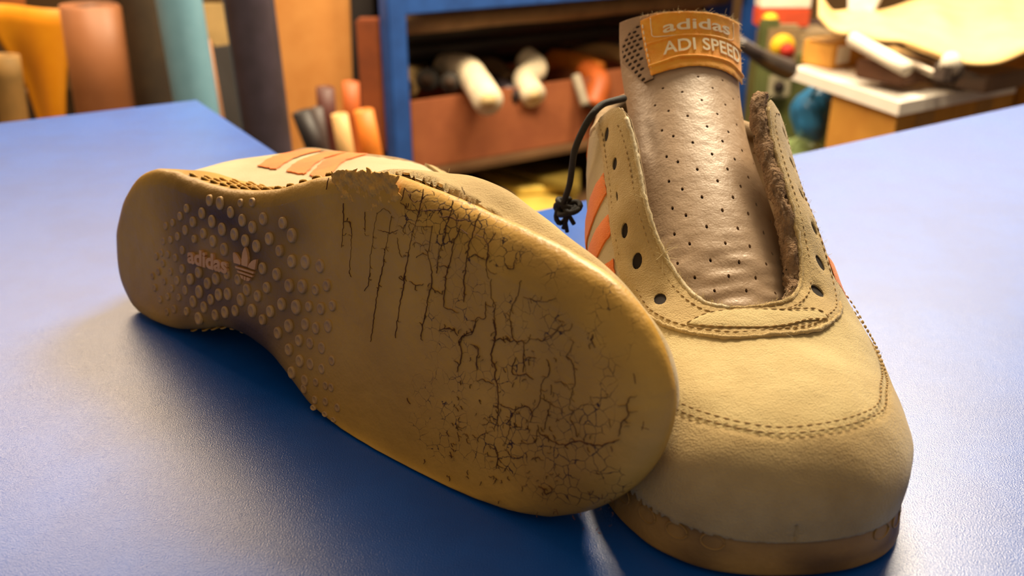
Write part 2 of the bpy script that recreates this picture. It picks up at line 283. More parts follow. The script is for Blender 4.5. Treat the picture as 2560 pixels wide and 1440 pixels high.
CRACKS=[[1,[199.2,47.0],[198.8,43.3],[198.0,40.5],[196.6,36.3],[195.1,32.4],[194.6,29.1],[193.6,24.3],[192.7,20.9],[191.8,15.5],[190.9,10.6],[190.2,5.1],[189.1,-0.9]],[0,[185.3,37.6],[184.5,32.4],[183.4,27.5],[182.5,24.0],[181.3,18.6],[180.1,14.0],[179.6,10.0],[178.8,4.9],[178.0,-1.2],[177.3,-5.4]],[0,[178.4,37.2],[177.2,32.3],[176.7,28.0],[175.8,23.5],[175.5,16.6],[175.3,13.6],[172.7,10.7]],[0,[172.1,37.0],[172.6,30.3]],[0,[161.1,38.1],[161.5,32.2],[160.8,23.7]],[0,[161.5,32.5],[163.9,32.8],[165.4,30.8],[165.9,24.0],[165.3,15.5]],[0,[203.9,36.3],[203.3,31.2],[202.5,28.4],[204.5,24.1],[204.6,18.2],[203.5,14.3],[202.8,9.5],[201.5,4.5],[201.0,2.0]],[0,[212.4,44.9],[211.7,41.3],[209.8,36.6],[209.1,33.0],[208.1,29.7],[207.3,25.9],[207.0,22.2]],[0,[216.3,38.4],[215.0,35.5],[213.6,32.7],[213.0,29.0],[211.4,23.9],[211.0,21.5],[210.7,16.9],[210.6,12.8]],[1,[223.7,42.7],[221.8,39.5],[221.2,36.4],[219.6,33.1],[219.3,29.1],[219.0,25.1],[218.6,21.9],[219.1,20.2],[219.1,15.7]],[1,[207.0,39.6],[212.1,39.8],[217.2,39.8],[222.1,40.2]],[0,[221.1,36.6],[224.9,36.0],[227.4,34.2],[227.5,30.3],[227.8,26.5],[228.9,24.1]],[0,[230.0,38.4],[229.6,36.7],[227.4,34.4]],[1,[178.7,32.3],[184.2,31.8],[189.1,33.4]],[1,[198.3,40.6],[203.0,40.9],[206.8,41.6],[210.6,42.5],[212.4,44.6]],[0,[188.3,34.7],[191.1,34.4],[193.1,36.3],[197.3,35.4],[201.3,36.0],[204.6,36.8]],[0,[195.9,30.7],[199.0,30.2],[203.6,31.3]],[0,[229.5,24.6],[230.2,19.1],[231.9,17.2],[231.9,14.1],[232.5,10.3],[232.6,6.3]],[0,[227.9,17.8],[228.0,12.9],[225.0,12.3],[224.0,9.4],[222.3,7.3],[219.3,5.8],[217.9,3.2]],[0,[209.2,5.6],[212.1,6.6],[216.0,6.9],[214.6,8.0]],[0,[241.0,26.5],[240.3,21.7],[238.8,18.9],[237.7,15.2],[238.9,12.0],[239.4,9.5]],[0,[234.6,29.7],[236.8,28.4],[237.9,29.0],[238.4,32.0]],[0,[232.2,7.1],[235.1,8.1],[239.2,8.5],[242.6,8.8],[245.8,10.8]],[0,[242.5,21.7],[247.0,21.6],[251.9,22.1],[254.5,23.8]],[0,[248.1,10.4],[252.4,11.7],[255.4,14.4],[257.8,17.4]],[0,[255.4,14.6],[258.0,15.0],[260.1,15.8]],[0,[268.0,16.4],[267.4,14.4],[268.0,13.6]],[0,[195.0,17.9],[197.8,17.5],[201.9,18.6]],[0,[205.0,17.8],[210.0,16.8]],[0,[211.0,12.9],[215.5,12.8]],[0,[188.5,31.0],[189.5,27.4],[190.3,25.4],[193.4,25.9]],[0,[207.8,24.9],[210.7,25.3],[212.0,24.4]],[0,[190.4,46.5],[193.2,45.4],[195.9,46.2],[199.3,45.6]],[0,[188.6,41.7],[190.7,41.0],[192.9,39.9],[198.3,40.6]],[0,[192.6,44.4],[194.0,43.0],[198.7,43.8],[201.3,45.4],[203.9,45.5]],[0,[190.4,46.5],[190.2,43.7],[188.6,41.7]],[0,[178.1,36.7],[180.9,38.5],[183.8,38.4],[185.3,37.6]],[0,[153.0,45.7],[151.9,41.5]],[0,[219.6,29.2],[222.9,30.5],[225.4,30.0],[227.5,29.9]],[0,[190.0,18.5],[191.8,18.4],[193.5,19.6]],[0,[228.0,27.0],[231.1,26.2],[232.2,27.2]],[0,[215.8,49.1],[217.2,47.1]],[0,[197.3,25.8],[199.2,27.0],[202.6,27.7]],[0,[207.7,29.6],[209.6,30.3]],[0,[219.3,36.1],[216.1,37.0],[213.7,35.4]],[0,[225.5,11.8],[223.7,9.1],[222.6,7.0],[219.1,5.4],[218.6,3.4],[219.6,-0.3],[218.8,-2.9],[217.7,-6.0]],[1,[231.4,13.0],[232.5,10.4],[232.7,8.2],[231.6,3.8],[231.5,1.4],[233.2,-0.1],[233.4,-3.3],[234.7,-6.3],[235.3,-9.5],[235.8,-12.2],[235.8,-16.0],[234.6,-20.1]],[0,[232.8,7.5],[235.9,7.9],[236.6,6.7]],[0,[238.3,14.3],[238.7,10.8],[240.1,8.8],[244.2,9.2],[246.5,10.6],[249.4,10.7],[252.6,12.3],[254.7,14.0],[256.7,16.6]],[0,[243.6,9.1],[243.9,6.4],[244.2,0.1]],[0,[241.1,4.4],[240.2,1.0],[240.4,-0.8],[242.8,-0.9],[246.3,0.1],[248.7,-0.6]],[0,[244.1,4.2],[247.0,5.3],[248.7,5.2]],[0,[262.0,12.9],[260.7,10.5],[259.2,8.8],[261.6,7.2],[262.7,4.4],[263.2,1.9],[262.4,-0.5],[262.2,-4.1],[261.8,-5.5],[263.5,-6.0],[266.5,-3.6],[269.7,-2.6],[272.1,-1.1],[274.0,0.6]],[0,[225.7,-6.6],[228.2,-5.5],[231.4,-5.7],[234.0,-5.5]],[0,[253.3,5.8],[253.7,2.3],[252.2,-0.3],[251.3,-2.8],[251.5,-5.4],[250.1,-8.5],[247.9,-10.9]],[0,[251.6,-5.6],[254.4,-5.6],[256.8,-6.3],[259.7,-6.9],[260.9,-7.5]],[1,[235.7,-10.8],[238.9,-11.4],[243.1,-10.8],[244.8,-9.8],[247.2,-9.2],[248.8,-10.7],[248.2,-13.6]],[0,[244.8,-9.8],[242.0,-12.0],[240.4,-14.7],[241.0,-17.4],[239.7,-21.1],[239.4,-23.6]],[0,[240.9,-17.0],[244.8,-15.5],[246.0,-15.6]],[1,[251.6,-14.5],[251.9,-15.4],[254.3,-16.1],[257.8,-16.5],[261.2,-16.4],[263.4,-15.4],[265.5,-14.1],[269.3,-13.7],[274.5,-12.7],[277.9,-10.8],[279.8,-9.4]],[0,[279.2,-8.7],[279.9,-5.1],[281.5,-2.1],[280.3,-0.3],[281.5,2.1],[283.9,3.5]],[0,[251.6,-14.5],[251.0,-17.5],[249.4,-19.6],[246.4,-19.9],[244.6,-20.7]],[0,[263.5,-6.0],[262.6,-8.0],[264.5,-10.6],[265.9,-13.3]],[0,[255.1,-6.3],[254.4,-10.6],[253.8,-13.5]],[0,[281.5,-2.1],[284.8,-0.4]],[0,[286.6,-2.9],[285.9,-5.6]],[0,[285.8,-4.4],[288.3,-4.6]],[1,[268.1,16.3],[267.8,14.1],[269.0,12.7]],[1,[282.0,8.9],[283.0,6.6]],[0,[278.7,13.9],[279.0,12.8]],[0,[226.5,-23.8],[229.7,-22.4],[232.7,-20.4],[234.6,-19.6]],[1,[195.9,-19.5],[197.5,-20.9],[198.3,-21.0]],[0,[237.4,-33.8],[236.0,-35.8]],[0,[252.9,-30.9],[254.7,-31.3],[256.0,-32.3],[258.2,-31.1],[256.8,-29.2]],[0,[252.2,-30.2],[253.3,-28.9]],[0,[239.4,-23.6],[242.0,-25.2],[243.2,-25.3],[246.8,-23.8]],[0,[220.0,-22.4],[221.7,-22.2],[222.9,-21.3]],[0,[261.2,-16.4],[263.0,-17.3]],[0,[277.1,-12.4],[277.8,-13.9]],[0,[222.8,4.2],[226.2,3.5],[225.8,-0.3],[226.1,-3.6]],[0,[241.2,-3.3],[240.8,-5.3]],[0,[232.9,-14.8],[232.4,-16.9],[229.4,-19.1]],[0,[255.1,-0.5],[255.5,-4.4]],[0,[256.1,0.2],[260.0,0.7],[261.8,-0.2]],[0,[208.9,5.2],[211.9,6.6],[215.3,6.7],[217.5,5.0]],[0,[275.7,-5.0],[276.3,-7.8]],[0,[268.9,-0.6],[269.6,-2.2]],[0,[217.2,-39.6],[217.6,-41.5]],[0,[205.6,-36.9],[205.7,-38.9]],[0,[235.7,-24.6],[237.2,-28.1],[236.2,-31.3]],[0,[249.3,-24.5],[251.5,-22.9],[255.0,-22.8]]]
TREFOIL=[[[97.3,12.4],[97.7,12.9],[98.6,12.8],[100.3,12.0],[101.8,10.7],[102.4,9.5],[102.1,8.9],[100.3,9.0],[97.9,9.0],[97.5,10.4]],[[105.2,15.9],[105.9,15.3],[106.7,13.8],[107.2,11.9],[106.9,8.9],[105.0,8.9],[103.0,9.0],[103.1,11.3],[103.6,13.6],[104.6,15.3]],[[112.6,12.5],[112.3,11.0],[111.7,8.6],[109.4,8.6],[107.2,8.8],[107.9,10.0],[109.6,11.4],[111.3,12.2]],[[98.7,7.9],[111.1,7.7],[110.8,6.9],[99.1,7.2]],[[99.9,6.5],[110.4,6.2],[110.1,5.5],[100.6,5.8]],[[101.8,5.2],[104.2,5.1],[104.1,3.8],[103.0,4.0]],[[104.6,5.1],[105.9,5.0],[105.8,3.6],[104.6,3.7]],[[106.4,5.0],[109.0,4.9],[108.0,3.8],[106.3,3.5]]]
WORD_BOX=[[65.0,4.4],[93.6,4.8],[65.7,9.2],[93.5,9.8]]
WORN=[[153.4,47.7],[158.7,48.6],[168.9,49.9],[180.7,50.2],[188.3,49.8],[186.6,47.8],[187.1,45.4],[189.7,42.6],[186.0,40.7],[181.2,41.6],[178.5,38.2],[176.6,37.1],[172.6,36.9],[165.4,38.3],[161.6,39.4],[158.0,40.3],[157.4,43.5],[154.6,44.5]]

# ------------------------------------------------------------ materials
M = {}
M['suede'] = mat('suede', (204, 180, 130), (160, 134, 90), .95, 26, [(1600, .0004, 4), (300, .00028, 3)], sheen=.35, spec=.2, amount=.8)
M['suede_light'] = mat('suede_vamp', (206, 188, 140), (182, 160, 112), .95, 38, [(1500, .00045, 5), (240, .0003, 3)], sheen=.35, spec=.2, amount=.8)
M['cream'] = mat('cream_leather', (192, 176, 142), (168, 150, 112), .6, 30, [(900, .00015, 4)], amount=.7)
M['orange'] = mat('orange_suede', (236, 132, 52), (220, 112, 40), .85, 60, [(1500, .0003, 4)], sheen=.3)
M['orange_label'] = mat('orange_weave', (255, 182, 56), (252, 162, 36), .75, 200, [(2600, .0004, 2)], sheen=.3)
M['letter'] = mat('cream_thread', (255, 240, 206), (246, 226, 186), .8, 200, [(3000, .0002, 2)])
M['tongue'] = mat('tongue_leather', (186, 158, 130), (170, 142, 114), .42, 40, [(1100, .00012, 5), (180, .00035, 3)], amount=.6, spec=.5)
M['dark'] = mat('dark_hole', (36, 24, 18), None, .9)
M['lining'] = mat('lining', (172, 146, 112), (140, 116, 86), .95, 80, [(1500, .0004, 3)])
M['foam'] = mat('frayed_foam', (168, 136, 102), (104, 78, 56), .98, 300, [(900, .0015, 4)], amount=1)
M['counter'] = mat('brown_heel_leather', (92, 62, 44), (70, 46, 34), .7, 60, [(900, .0002, 3)])
M['thread'] = mat('seam_thread', (172, 144, 94), (130, 104, 64), .9, 300)
M['fibre'] = mat('loose_fibre', (226, 208, 160), None, .8)
M['lace'] = mat('black_lace', (26, 22, 22), None, .7, 200, [(2500, .0004, 2)])
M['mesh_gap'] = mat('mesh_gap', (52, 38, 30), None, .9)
M['mesh'] = mat('mesh_fabric', (170, 142, 116), (150, 122, 96), .85, 100, [(1800, .0003, 3)])
def rubber(name, c1, c2, rough, crack):
    m = mat(name, c1, c2, rough, 26, [(900, .00012, 4), (130, .0006, 3)], amount=.9, spec=.35, mask='grime', maskcol=(62, 42, 26))
    nt = m.node_tree; N = nt.nodes; L = nt.links; b = N['Principled BSDF']
    b.inputs['Subsurface Weight'].default_value = 0
    if crack:
        tc = N.new('ShaderNodeTexCoord'); nz = N.new('ShaderNodeTexNoise'); nz.inputs['Scale'].default_value = 420; nz.inputs['Detail'].default_value = 4
        L.new(tc.outputs['Object'], nz.inputs['Vector'])
        sc = N.new('ShaderNodeVectorMath'); sc.operation = 'MULTIPLY_ADD'; L.new(nz.outputs['Color'], sc.inputs[0]); sc.inputs[1].default_value = (.0016,)*3; L.new(tc.outputs['Object'], sc.inputs[2])
        vo = N.new('ShaderNodeTexVoronoi'); vo.feature = 'DISTANCE_TO_EDGE'; vo.inputs['Scale'].default_value = 260; L.new(sc.outputs[0], vo.inputs['Vector'])
        n2 = N.new('ShaderNodeTexNoise'); n2.inputs['Scale'].default_value = 90; n2.inputs['Detail'].default_value = 3; L.new(tc.outputs['Object'], n2.inputs['Vector'])
        at = N.new('ShaderNodeAttribute'); at.attribute_name = 'cracked'
        w1 = N.new('ShaderNodeMath'); w1.operation = 'MULTIPLY'; L.new(n2.outputs['Fac'], w1.inputs[0]); L.new(at.outputs['Fac'], w1.inputs[1])
        mr = N.new('ShaderNodeMapRange'); mr.inputs[1].default_value = .42; mr.inputs[2].default_value = .75; mr.inputs[3].default_value = 0; mr.inputs[4].default_value = .035; L.new(w1.outputs[0], mr.inputs[0])
        lt = N.new('ShaderNodeMath'); lt.operation = 'LESS_THAN'; L.new(vo.outputs['Distance'], lt.inputs[0]); L.new(mr.outputs[0], lt.inputs[1])
        old = b.inputs['Base Color'].links[0].from_socket
        mx = N.new('ShaderNodeMix'); mx.data_type = 'RGBA'; L.new(lt.outputs[0], mx.inputs[0]); L.new(old, mx.inputs[6]); mx.inputs[7].default_value = (*lin((70, 44, 26)), 1); L.new(mx.outputs[2], b.inputs['Base Color'])
    return m
M['sole_lie'] = rubber('gum_rubber', (212, 166, 76), (186, 140, 56), .42, True)
M['sole_std'] = rubber('aged_rubber', (184, 146, 82), (140, 104, 52), .55, False)
M['stud'] = mat('stud_rubber', (196, 156, 100), (172, 132, 80), .5, 120, [(700, .0002, 3)])
M['logo'] = mat('logo_rubber', (224, 168, 110), (205, 150, 92), .5, 120)
M['crack'] = mat('crack_dirt', (84, 46, 20), (108, 64, 28), .9, 200)
M['worn'] = mat('worn_rubber', (232, 178, 86), (188, 138, 60), .8, 350, [(500, .001, 5)], amount=1)

# ------------------------------------------------------------ the shoe
THROAT_M = [(.6433, .5331), (.6335, .5752), (.6198, .5932), (.605, .606), (.58, .632), (.5593, .652), (.5339, .668), (.5046, .672), (.4753, .6794), (.4518, .6974), (.436, .722)]
THROAT_L = [(.6433, .5331), (.6413, .485), (.6335, .4389), (.6159, .3968), (.5964, .3708), (.5788, .3557), (.556, .3440), (.53, .336), (.50, .333), (.475, .331), (.45, .318), (.436, .29)]
COLLAR_M = [(.424, .765), (.40, .81), (.375, .835), (.34, .848), (.2, .848), (.1, .843), (.002, .835)]
COLLAR_L = [(.424, .235), (.40, .19), (.375, .165), (.34, .152), (.2, .152), (.1, .157), (.002, .165)]
def edge_outline(sh, n=180):
    t = np.linspace(0, math.pi, n); s = (1-np.cos(t))/2*0+np.linspace(0, 1, n)
    med, lat = sole_edge(s, sh); l = s2l(s)
    P = np.vstack([np.stack([l, lat], 1), np.stack([l, med], 1)[::-1][1:-1]])
    S = np.r_[s, s[::-1][1:-1]]; side = np.r_[np.ones(n), -np.ones(n-2)]
    nx = np.roll(P, -1, 0)-np.roll(P, 1, 0); nx /= np.linalg.norm(nx, axis=1)[:, None]; nrm = np.stack([-nx[:, 1], nx[:, 0]], 1)  # outward
    if (nrm[n//2, 1]) < 0: nrm = -nrm
    return P, nrm, S, side
def smst(x, a, b):
    t = np.clip((x-a)/(b-a), 0, 1); return t*t*(3-2*t)
def build_shoe(root, T, flipface, sh, lying):
    loc = np.array(root.location)
    fn = lambda s, p: upper(np.clip(s, .0005, .9995), p, sh); FL = -1; SC = (330, 150)
    def put(name, V, Fc, m, parent=root, midx=None, smooth=True):
        W = T(np.asarray(V, float))-loc
        if parent is not root and parent is not None: pass
        Fc = [tuple(f)[::-1] for f in Fc] if flipface else Fc
        return mesh(name, W, Fc, m, parent, smooth, midx)
    def putmb(name, mb, m, parent=root): return put(name, np.concatenate(mb.V), mb.F, m, parent, mb.M)
    P = lambda poly, off, th, **k: patch(fn, poly, off, th, flip=FL, scale=SC, **k)
    # --- base of the upper
    base = [(.002, 0), (.998, 0), (.998, 1), (.002, 1)]+COLLAR_M[::-1]+THROAT_M[::-1]+THROAT_L[1:]+COLLAR_L
    wr = lambda Q, v: .5*vnoise(Q, .05, 3)+.22*vnoise(Q, .16, 4)
    V, Fc = P(base, 0, 1.2, sp=2.4, bump=wr); quarter = put('quarter_panel', V, Fc, M['cream'])
    V, Fc = P(base, -2.6, 1.2, sp=3.5, bump=wr); put('lining', V, Fc, M['lining'])
    # --- vamp and toe cap
    vamp = [(.56, .02), (.575, .26), (.62, .34), (.645, .42), (.652, .5), (.645, .58), (.62, .66), (.575, .74), (.56, .98), (.9, .98), (.9, .02)]
    V, Fc = P(vamp, .7, .8, sp=2.0, bump=lambda Q, v: wr(Q, v)+.10*vnoise(Q*[.5, 2.0, 1], .5, 8)*smst(v[:, 0], .66, .74)); put('vamp', V, Fc, M['suede_light'])
    capl = [(.50, .0), (.54, .07), (.58, .105), (.6374, .14), (.6765, .1563), (.71, .190), (.7351, .2244), (.762, .245), (.7781, .2605), (.8133, .3287), (.8406, .4389), (.8465, .517), (.8328, .6052), (.8016, .6934), (.7683, .7515), (.74, .785), (.70, .83), (.64, .865), (.58, .89), (.53, .935), (.50, 1.0)]
    capl = [tuple(q) for q in resample(capl, 3, SC)]+[capl[-1]]
    V, Fc = P(capl+[(.9997, 1), (.9997, 0)], 1.7, 1.2, sp=2.0, bump=wr, jag=.08); cap = put('toe_cap', V, Fc, M['suede'])
    for dd, nm in ((1.6, 'cap_stitching'), (4.6, 'cap_stitching')):
        q = np.array(capl); c = np.array([.9, .5]); t = np.gradient(q*SC, axis=0); t /= np.linalg.norm(t, axis=1)[:, None]; nn = np.stack([-t[:, 1], t[:, 0]], 1)
        sgn = np.sign(((c-q)*SC*nn).sum(1).mean()); ln = q+nn*sgn*dd/np.array(SC)
        putmb(nm, stitches(fn, ln[2:-2], 1.72, SC, flip=FL), M['thread'], cap)
    # --- stripes, heel pieces
    jagrow = lambda a, b, n: [tuple(np.array(a)+(np.array(b)-np.array(a))*i/n) for i in range(n+1)]
    for side in (1, -1):
        f = (lambda p: p) if side > 0 else (lambda p: 1-p)
        for a, b in ((.469, .495), (.513, .536), (.553, .577)):
            po = [(a+.004, f(.775)), (b, f(.772)), (b-.002, f(.84)), (b-.012, f(.95)), (a-.014, f(.95)), (a-.004, f(.84))]
            if lying and side < 0: sc0 = {.469: .283, .513: .327, .553: .363}[a]; po = [(sc0-.052, .15), (sc0-.018, .15), (sc0-.008, .10), (sc0+.030, .035), (sc0+.002, .035), (sc0-.032, .09)]
            V, Fc = P(po, .95, .7, sp=1.8, jag=.12, seed=int(a*1000), bump=wr)
            tag(put('side_stripe', V, Fc, M['orange']), 'orange suede stripe')
        se = .36 if side > 0 else .16
        V, Fc = P([(.003, f(.905)), (se-.05, f(.92)), (se, f(.875)), (se-.02, f(.855)), (se/2, f(.856)), (.003, f(.845))], .9, .8, sp=2.5, bump=wr)
        tag(put('heel_tab', V, Fc, M['orange']), 'orange heel panel')
        sc_ = .27 if side > 0 else .13
        V, Fc = P([(.003, f(.905)), (sc_*.45, f(.91)), (sc_*.75, f(.93)), (sc_, f(1)), (.003, f(1))], .9, .8, sp=2.5, bump=wr)
        tag(put('heel_counter', V, Fc, M['counter']), 'dark brown heel counter')
    # --- eyestay with punched eyelets
    out_m = [(.412, .80), (.43, .79), (.4635, .7756), (.485, .7690), (.51, .7700), (.5378, .7715), (.5612, .7655), (.5870, .7410), (.5984, .7275), (.6277, .7074), (.6492, .6754), (.6707, .6152), (.6843, .5371)]
    out_l = [(.6804, .4709), (.6680, .39), (.6480, .3370), (.6300, .298), (.606, .270), (.58, .252), (.55, .240), (.51, .232), (.4635, .224), (.43, .21), (.412, .20)]
    poly = resample(out_m+out_l, 3, SC).tolist()+[out_l[-1]]
    inner = [(.424, .235)]+THROAT_L[::-1]+THROAT_M[1:]+[(.424, .765)]
    inner = resample(inner, 3, SC).tolist()
    eyes = [((.446, .7575), 1.9, .65), ((.4811, .7355), 1.9, .6), ((.5124, .7395), 1.6, .25), ((.5456, .7295), 1.9, .8), ((.573, .7034), 2.1, 1.0), ((.614, .6653), 2.3, 1.0),
            ((.6081, .3407), 2.3, 1.1), ((.5760, .2950), 2.0, 1.0), ((.5456, .27), 1.6, 1), ((.5124, .262), 1.6, 1), ((.48, .258), 1.6, 1), ((.45, .25), 1.5, 1)]
    holes = [circle(c, r, SC, 12, e) for c, r, e in eyes]
    V, Fc = P([tuple(p) for p in poly+inner], 1.7, 1.3, sp=1.7, holes=holes, jag=.10, bump=wr); eye = put('eyestay', V, Fc, M['suede'])
    for c, r, e in eyes: put('eyelet_shade', *P(circle(c, r*1.25, SC, 12, e), .85, .1, sp=1.0), M['dark'], eye)  # dark discs painted as the shade inside the punched holes
    ins = lambda ln, d, c: (lambda q, t: q+np.stack([-t[:, 1], t[:, 0]], 1)*d/np.array(SC))(np.array(ln), (lambda g: g/np.linalg.norm(g, axis=1)[:, None])(np.gradient(np.array(ln)*SC, axis=0)))
    putmb('eyestay_stitching', stitches(fn, ins(poly, -2.2, 0)[1:-1], 1.75, SC, flip=FL), M['thread'], eye)
    putmb('eyestay_stitching', stitches(fn, ins(inner, -3.0, 0)[2:-2], 1.75, SC, flip=FL), M['thread'], eye)
    # thick pinked lower edge
    q = np.array(poly); k = (q[:, 0] > .60)
    V, Fc = cord(fn, q[k], 1.2, .85, SC, FL, 1.0, .35, 5); put('pinked_edge', V, Fc, M['suede'], eye)
    # oval overlay
    oval = [(.6560, .630), (.6490, .5872), (.6480, .519), (.6470, .4509), (.6430, .4068), (.6400, .3687), (.6450, .3487), (.6580, .4088), (.6696, .4649), (.6726, .499), (.6716, .5291), (.6640, .5952)]
    V, Fc = P([tuple(p) for p in resample(oval+oval[:1], 2, SC)], 2.6, 1.0, sp=1.6, jag=.08, bump=wr); ov = put('oval_overlay', V, Fc, M['suede_light'], eye)
    putmb('overlay_stitching', stitches(fn, resample(oval+oval[:1], 3, SC), 2.2, SC, flip=FL), M['thread'], ov)
    # --- edges of the throat: rolled on one side, torn foam on the other
    V, Fc = cord(fn, THROAT_M[:-1], 1.0, 1.15, SC, FL, 1.2, .3, 3); put('rolled_edge', V, Fc, M['cream'], eye)
    V, Fc = cord(fn, THROAT_L[:-1], 1.0, 1.0, SC, FL, 1.2, .35, 3); put('rolled_edge', V, Fc, M['suede'], eye)
    q = resample(THROAT_L[2:], .9, SC); Pp = fn(q[:, 0], q[:, 1]+.012)+normals_of(fn, q[:, 0], q[:, 1])*FL*(-2.2)
    r = 2.9*smst(np.arange(len(q)), 0, 25)+.6; V, Fc = tube(Pp, r, 26); V = V+rng.normal(size=V.shape)*.30+np.outer(vnoise(V, .9, 2), [.5, .5, .5])
    tag(put('torn_foam_edge', V, Fc, M['foam']), 'torn brown foam edge along the throat')
    # collar padding
    cm = [THROAT_M[-1]]+COLLAR_M; cl = [THROAT_L[-1]]+COLLAR_L
    a = resample(cm, 3, SC); b = resample(cl, 3, SC)[::-1]
    q = np.vstack([a, b]); Pp = fn(q[:, 0], q[:, 1])+normals_of(fn, np.clip(q[:, 0], .05, 1), q[:, 1])*FL*(-2.5)
    r = 1+2.6*smst(np.minimum(np.arange(len(q)), len(q)-1-np.arange(len(q))), 0, 9)
    V, Fc = tube(Pp, r, 14); put('collar_padding', V, Fc, M['lining'])
    # --- sole
    O, nrm, S, side = edge_outline(sh)
    L_ = O[:, 0]
    toe = smst(L_, 215, 285); latw = smst(side*np.ones(len(S)), -1, 1)
    if lying: rim = 1.5+8.0*np.maximum(toe, smst(L_, 150, 225)*latw)+2.5*smst(L_, 150, 225)*(1-latw); R = 4.5+5.0*np.maximum(toe, smst(L_, 150, 240)*latw)
    else: rim = 1.5+1.5*toe; R = 2.2+.0*toe
    waist = np.exp(-((L_-115)/34)**2)
    spring = lambda l: (1.0 if not lying else 0)*smst(l, 235, 291)**2
    top = wall_top(L_, lying)
    rings = []
    qs = [1.0, .985, .93, .8, .6, .4, .2, 0]
    for q in qs:
        h = R+(top-R)*q
        d = rim*q**1.5+waist*(1.0 if lying else 4)*q**2+(.8 if q == 1 else 0)
        rings.append(np.column_stack([O-nrm*d[:, None], h+spring(L_)]))
    for a in (15, 30, 45, 60, 75, 90):
        a = math.radians(a); rings.append(np.column_stack([O-nrm*((R*1.4 if lying else R*1.0)*(1-math.cos(a)))[:, None], R*(1-math.sin(a))+spring(L_)]))
    n = len(O); V = np.concatenate(rings); Fc = []
    for i in range(len(rings)-1):
        for k in range(n): Fc.append((i*n+k, i*n+(k+1) % n, (i+1)*n+(k+1) % n, (i+1)*n+k))
    last = rings[-1][:, :2]; keep = [0]
    for i in range(1, n):
        if np.linalg.norm(last[i]-last[keep[-1]]) > .25: keep.append(i)
    v2, f2 = cdt(last[keep], [], 1.6 if lying else 4, (1, 1))
    bz = spring(v2[:, 0])+.25*vnoise(np.column_stack([v2, v2[:, 0]*0]), .07, 9)*0
    V2 = np.column_stack([v2, bz]); n0 = len(V); V = np.vstack([V, V2]); Fc += [tuple(n0+i for i in f) for f in f2]
    V[:, 2] -= 0.0
    if lying or True:
        nz = vnoise(V, .10, 11)*.18+vnoise(V, .35, 12)*.08; V[:, 2] += nz*(V[:, 2] < 12)
        V[:, 1] += vnoise(V, .3, 13)*.12
    sole = put('outsole', V, Fc, M['sole_lie'] if lying else M['sole_std'])
    g = sole.data.attributes.new('grime', 'FLOAT', 'POINT'); l, a_ = V[:, 0], V[:, 1]
    gr = np.exp(-((l-98)/44)**4)*smst(a_, 44, 24)*.95
    gr = gr*np.clip(.75+.25*vnoise(V, .12, 5), 0, 1)+.35*np.clip(vnoise(V, .05, 7)-.3, 0, 1)+1.0*smst(l, 10, 4)*smst(a_, 4, 12)*smst(V[:, 2], 3, 6)
    if not lying: gr = .7*np.clip(vnoise(V*[1, 1, 2], .16, 7)+.15, 0, 1)*(V[:, 2] < 17)+.55*smst(V[:, 2], 13, 16)
    g.data.foreach_set('value', np.clip(gr, 0, 1).astype(np.float32))
    g = sole.data.attributes.new('cracked', 'FLOAT', 'POINT')
    ck = smst(l, 180, 205)*smst(a_, -52, -30)*(1+.4*np.exp(-(((l-262)/22)**2+((a_+22)/13)**2)))*smst(l, 288, 278)+.9*np.exp(-(((l-195)/20)**2+((a_-36)/9)**2))
    g.data.foreach_set('value', np.clip(ck*.95, 0, 1.35).astype(np.float32))
    # molded rings on the side wall
    mb = MB()
    for l0, sd in ((197, 1), (212, 1), (227, 1), (242, 1), (256, 1), (268, 1), (277, 1), (284, 1), (287, -1), (281, -1), (272, -1), (262, -1), (250, -1), (235, -1)):
        k = np.where((side == sd))[0]; k = k[np.abs(L_[k]-l0).argmin()]; top_ = top[k]
        tv = np.array([-nrm[k, 1], nrm[k, 0], 0]); up = np.array([-nrm[k, 0]*rim[k]*.75, -nrm[k, 1]*rim[k]*.75, top_-R[k]]); up /= np.linalg.norm(up)
        c0 = np.array([*(O[k]-nrm[k]*rim[k]*.55**1.5), R[k]+(top_-R[k])*.55])+np.array([*nrm[k], 0])*.05+[0, 0, spring(L_[k])]
        mb = MB(); t = np.linspace(0, 2*math.pi, 25); mb.tube(c0+np.outer(np.cos(t), tv)*3.6+np.outer(np.sin(t), up)*2.6, .28, 6); putmb('molded_ring', mb, M['sole_lie'] if lying else M['sole_std'], sole)
    # studs wrapping the waist of the side wall
    for sd in (1, -1):
        mb = MB(); ks = np.where(side == sd)[0]
        for li, l0 in enumerate(np.arange(52, 152, 7.2)):
            for qi in range(5):
                q = .08+.17*qi; lc = l0+(qi % 2)*3.6
                if not (56+qi*3 < lc < 146-qi*2): continue
                k = ks[np.abs(L_[ks]-lc).argmin()]
                d = rim[k]*q**1.5+waist[k]*(1.0 if lying else 4)*q**2; c0 = np.array([*(O[k]-nrm[k]*d), R[k]+(top[k]-R[k])*q])
                tv = np.array([-nrm[k, 1], nrm[k, 0], 0]); up = np.array([-nrm[k, 0]*.3, -nrm[k, 1]*.3, 1.]); up /= np.linalg.norm(up); nn = np.cross(tv, up); nn *= np.sign(nn[:2]@nrm[k])
                Q = []
                for rr, hh in ((1., -.3), (1., .25), (.75, .45), (0.01, .45)):
                    for t in np.linspace(0, 2*math.pi, 10, endpoint=False): Q.append(c0+tv*2.7*rr*math.cos(t)+up*2.0*rr*math.sin(t)+nn*(hh-.45*math.sin(t)))
                mb.add(Q, [(i*10+j, i*10+(j+1) % 10, (i+1)*10+(j+1) % 10, (i+1)*10+j) for i in range(3) for j in range(10)])
        tag(put('side_tread', np.concatenate(mb.V), mb.F, M['sole_lie'] if lying else M['sole_std'], sole), 'scale-like tread wrapping the waist')
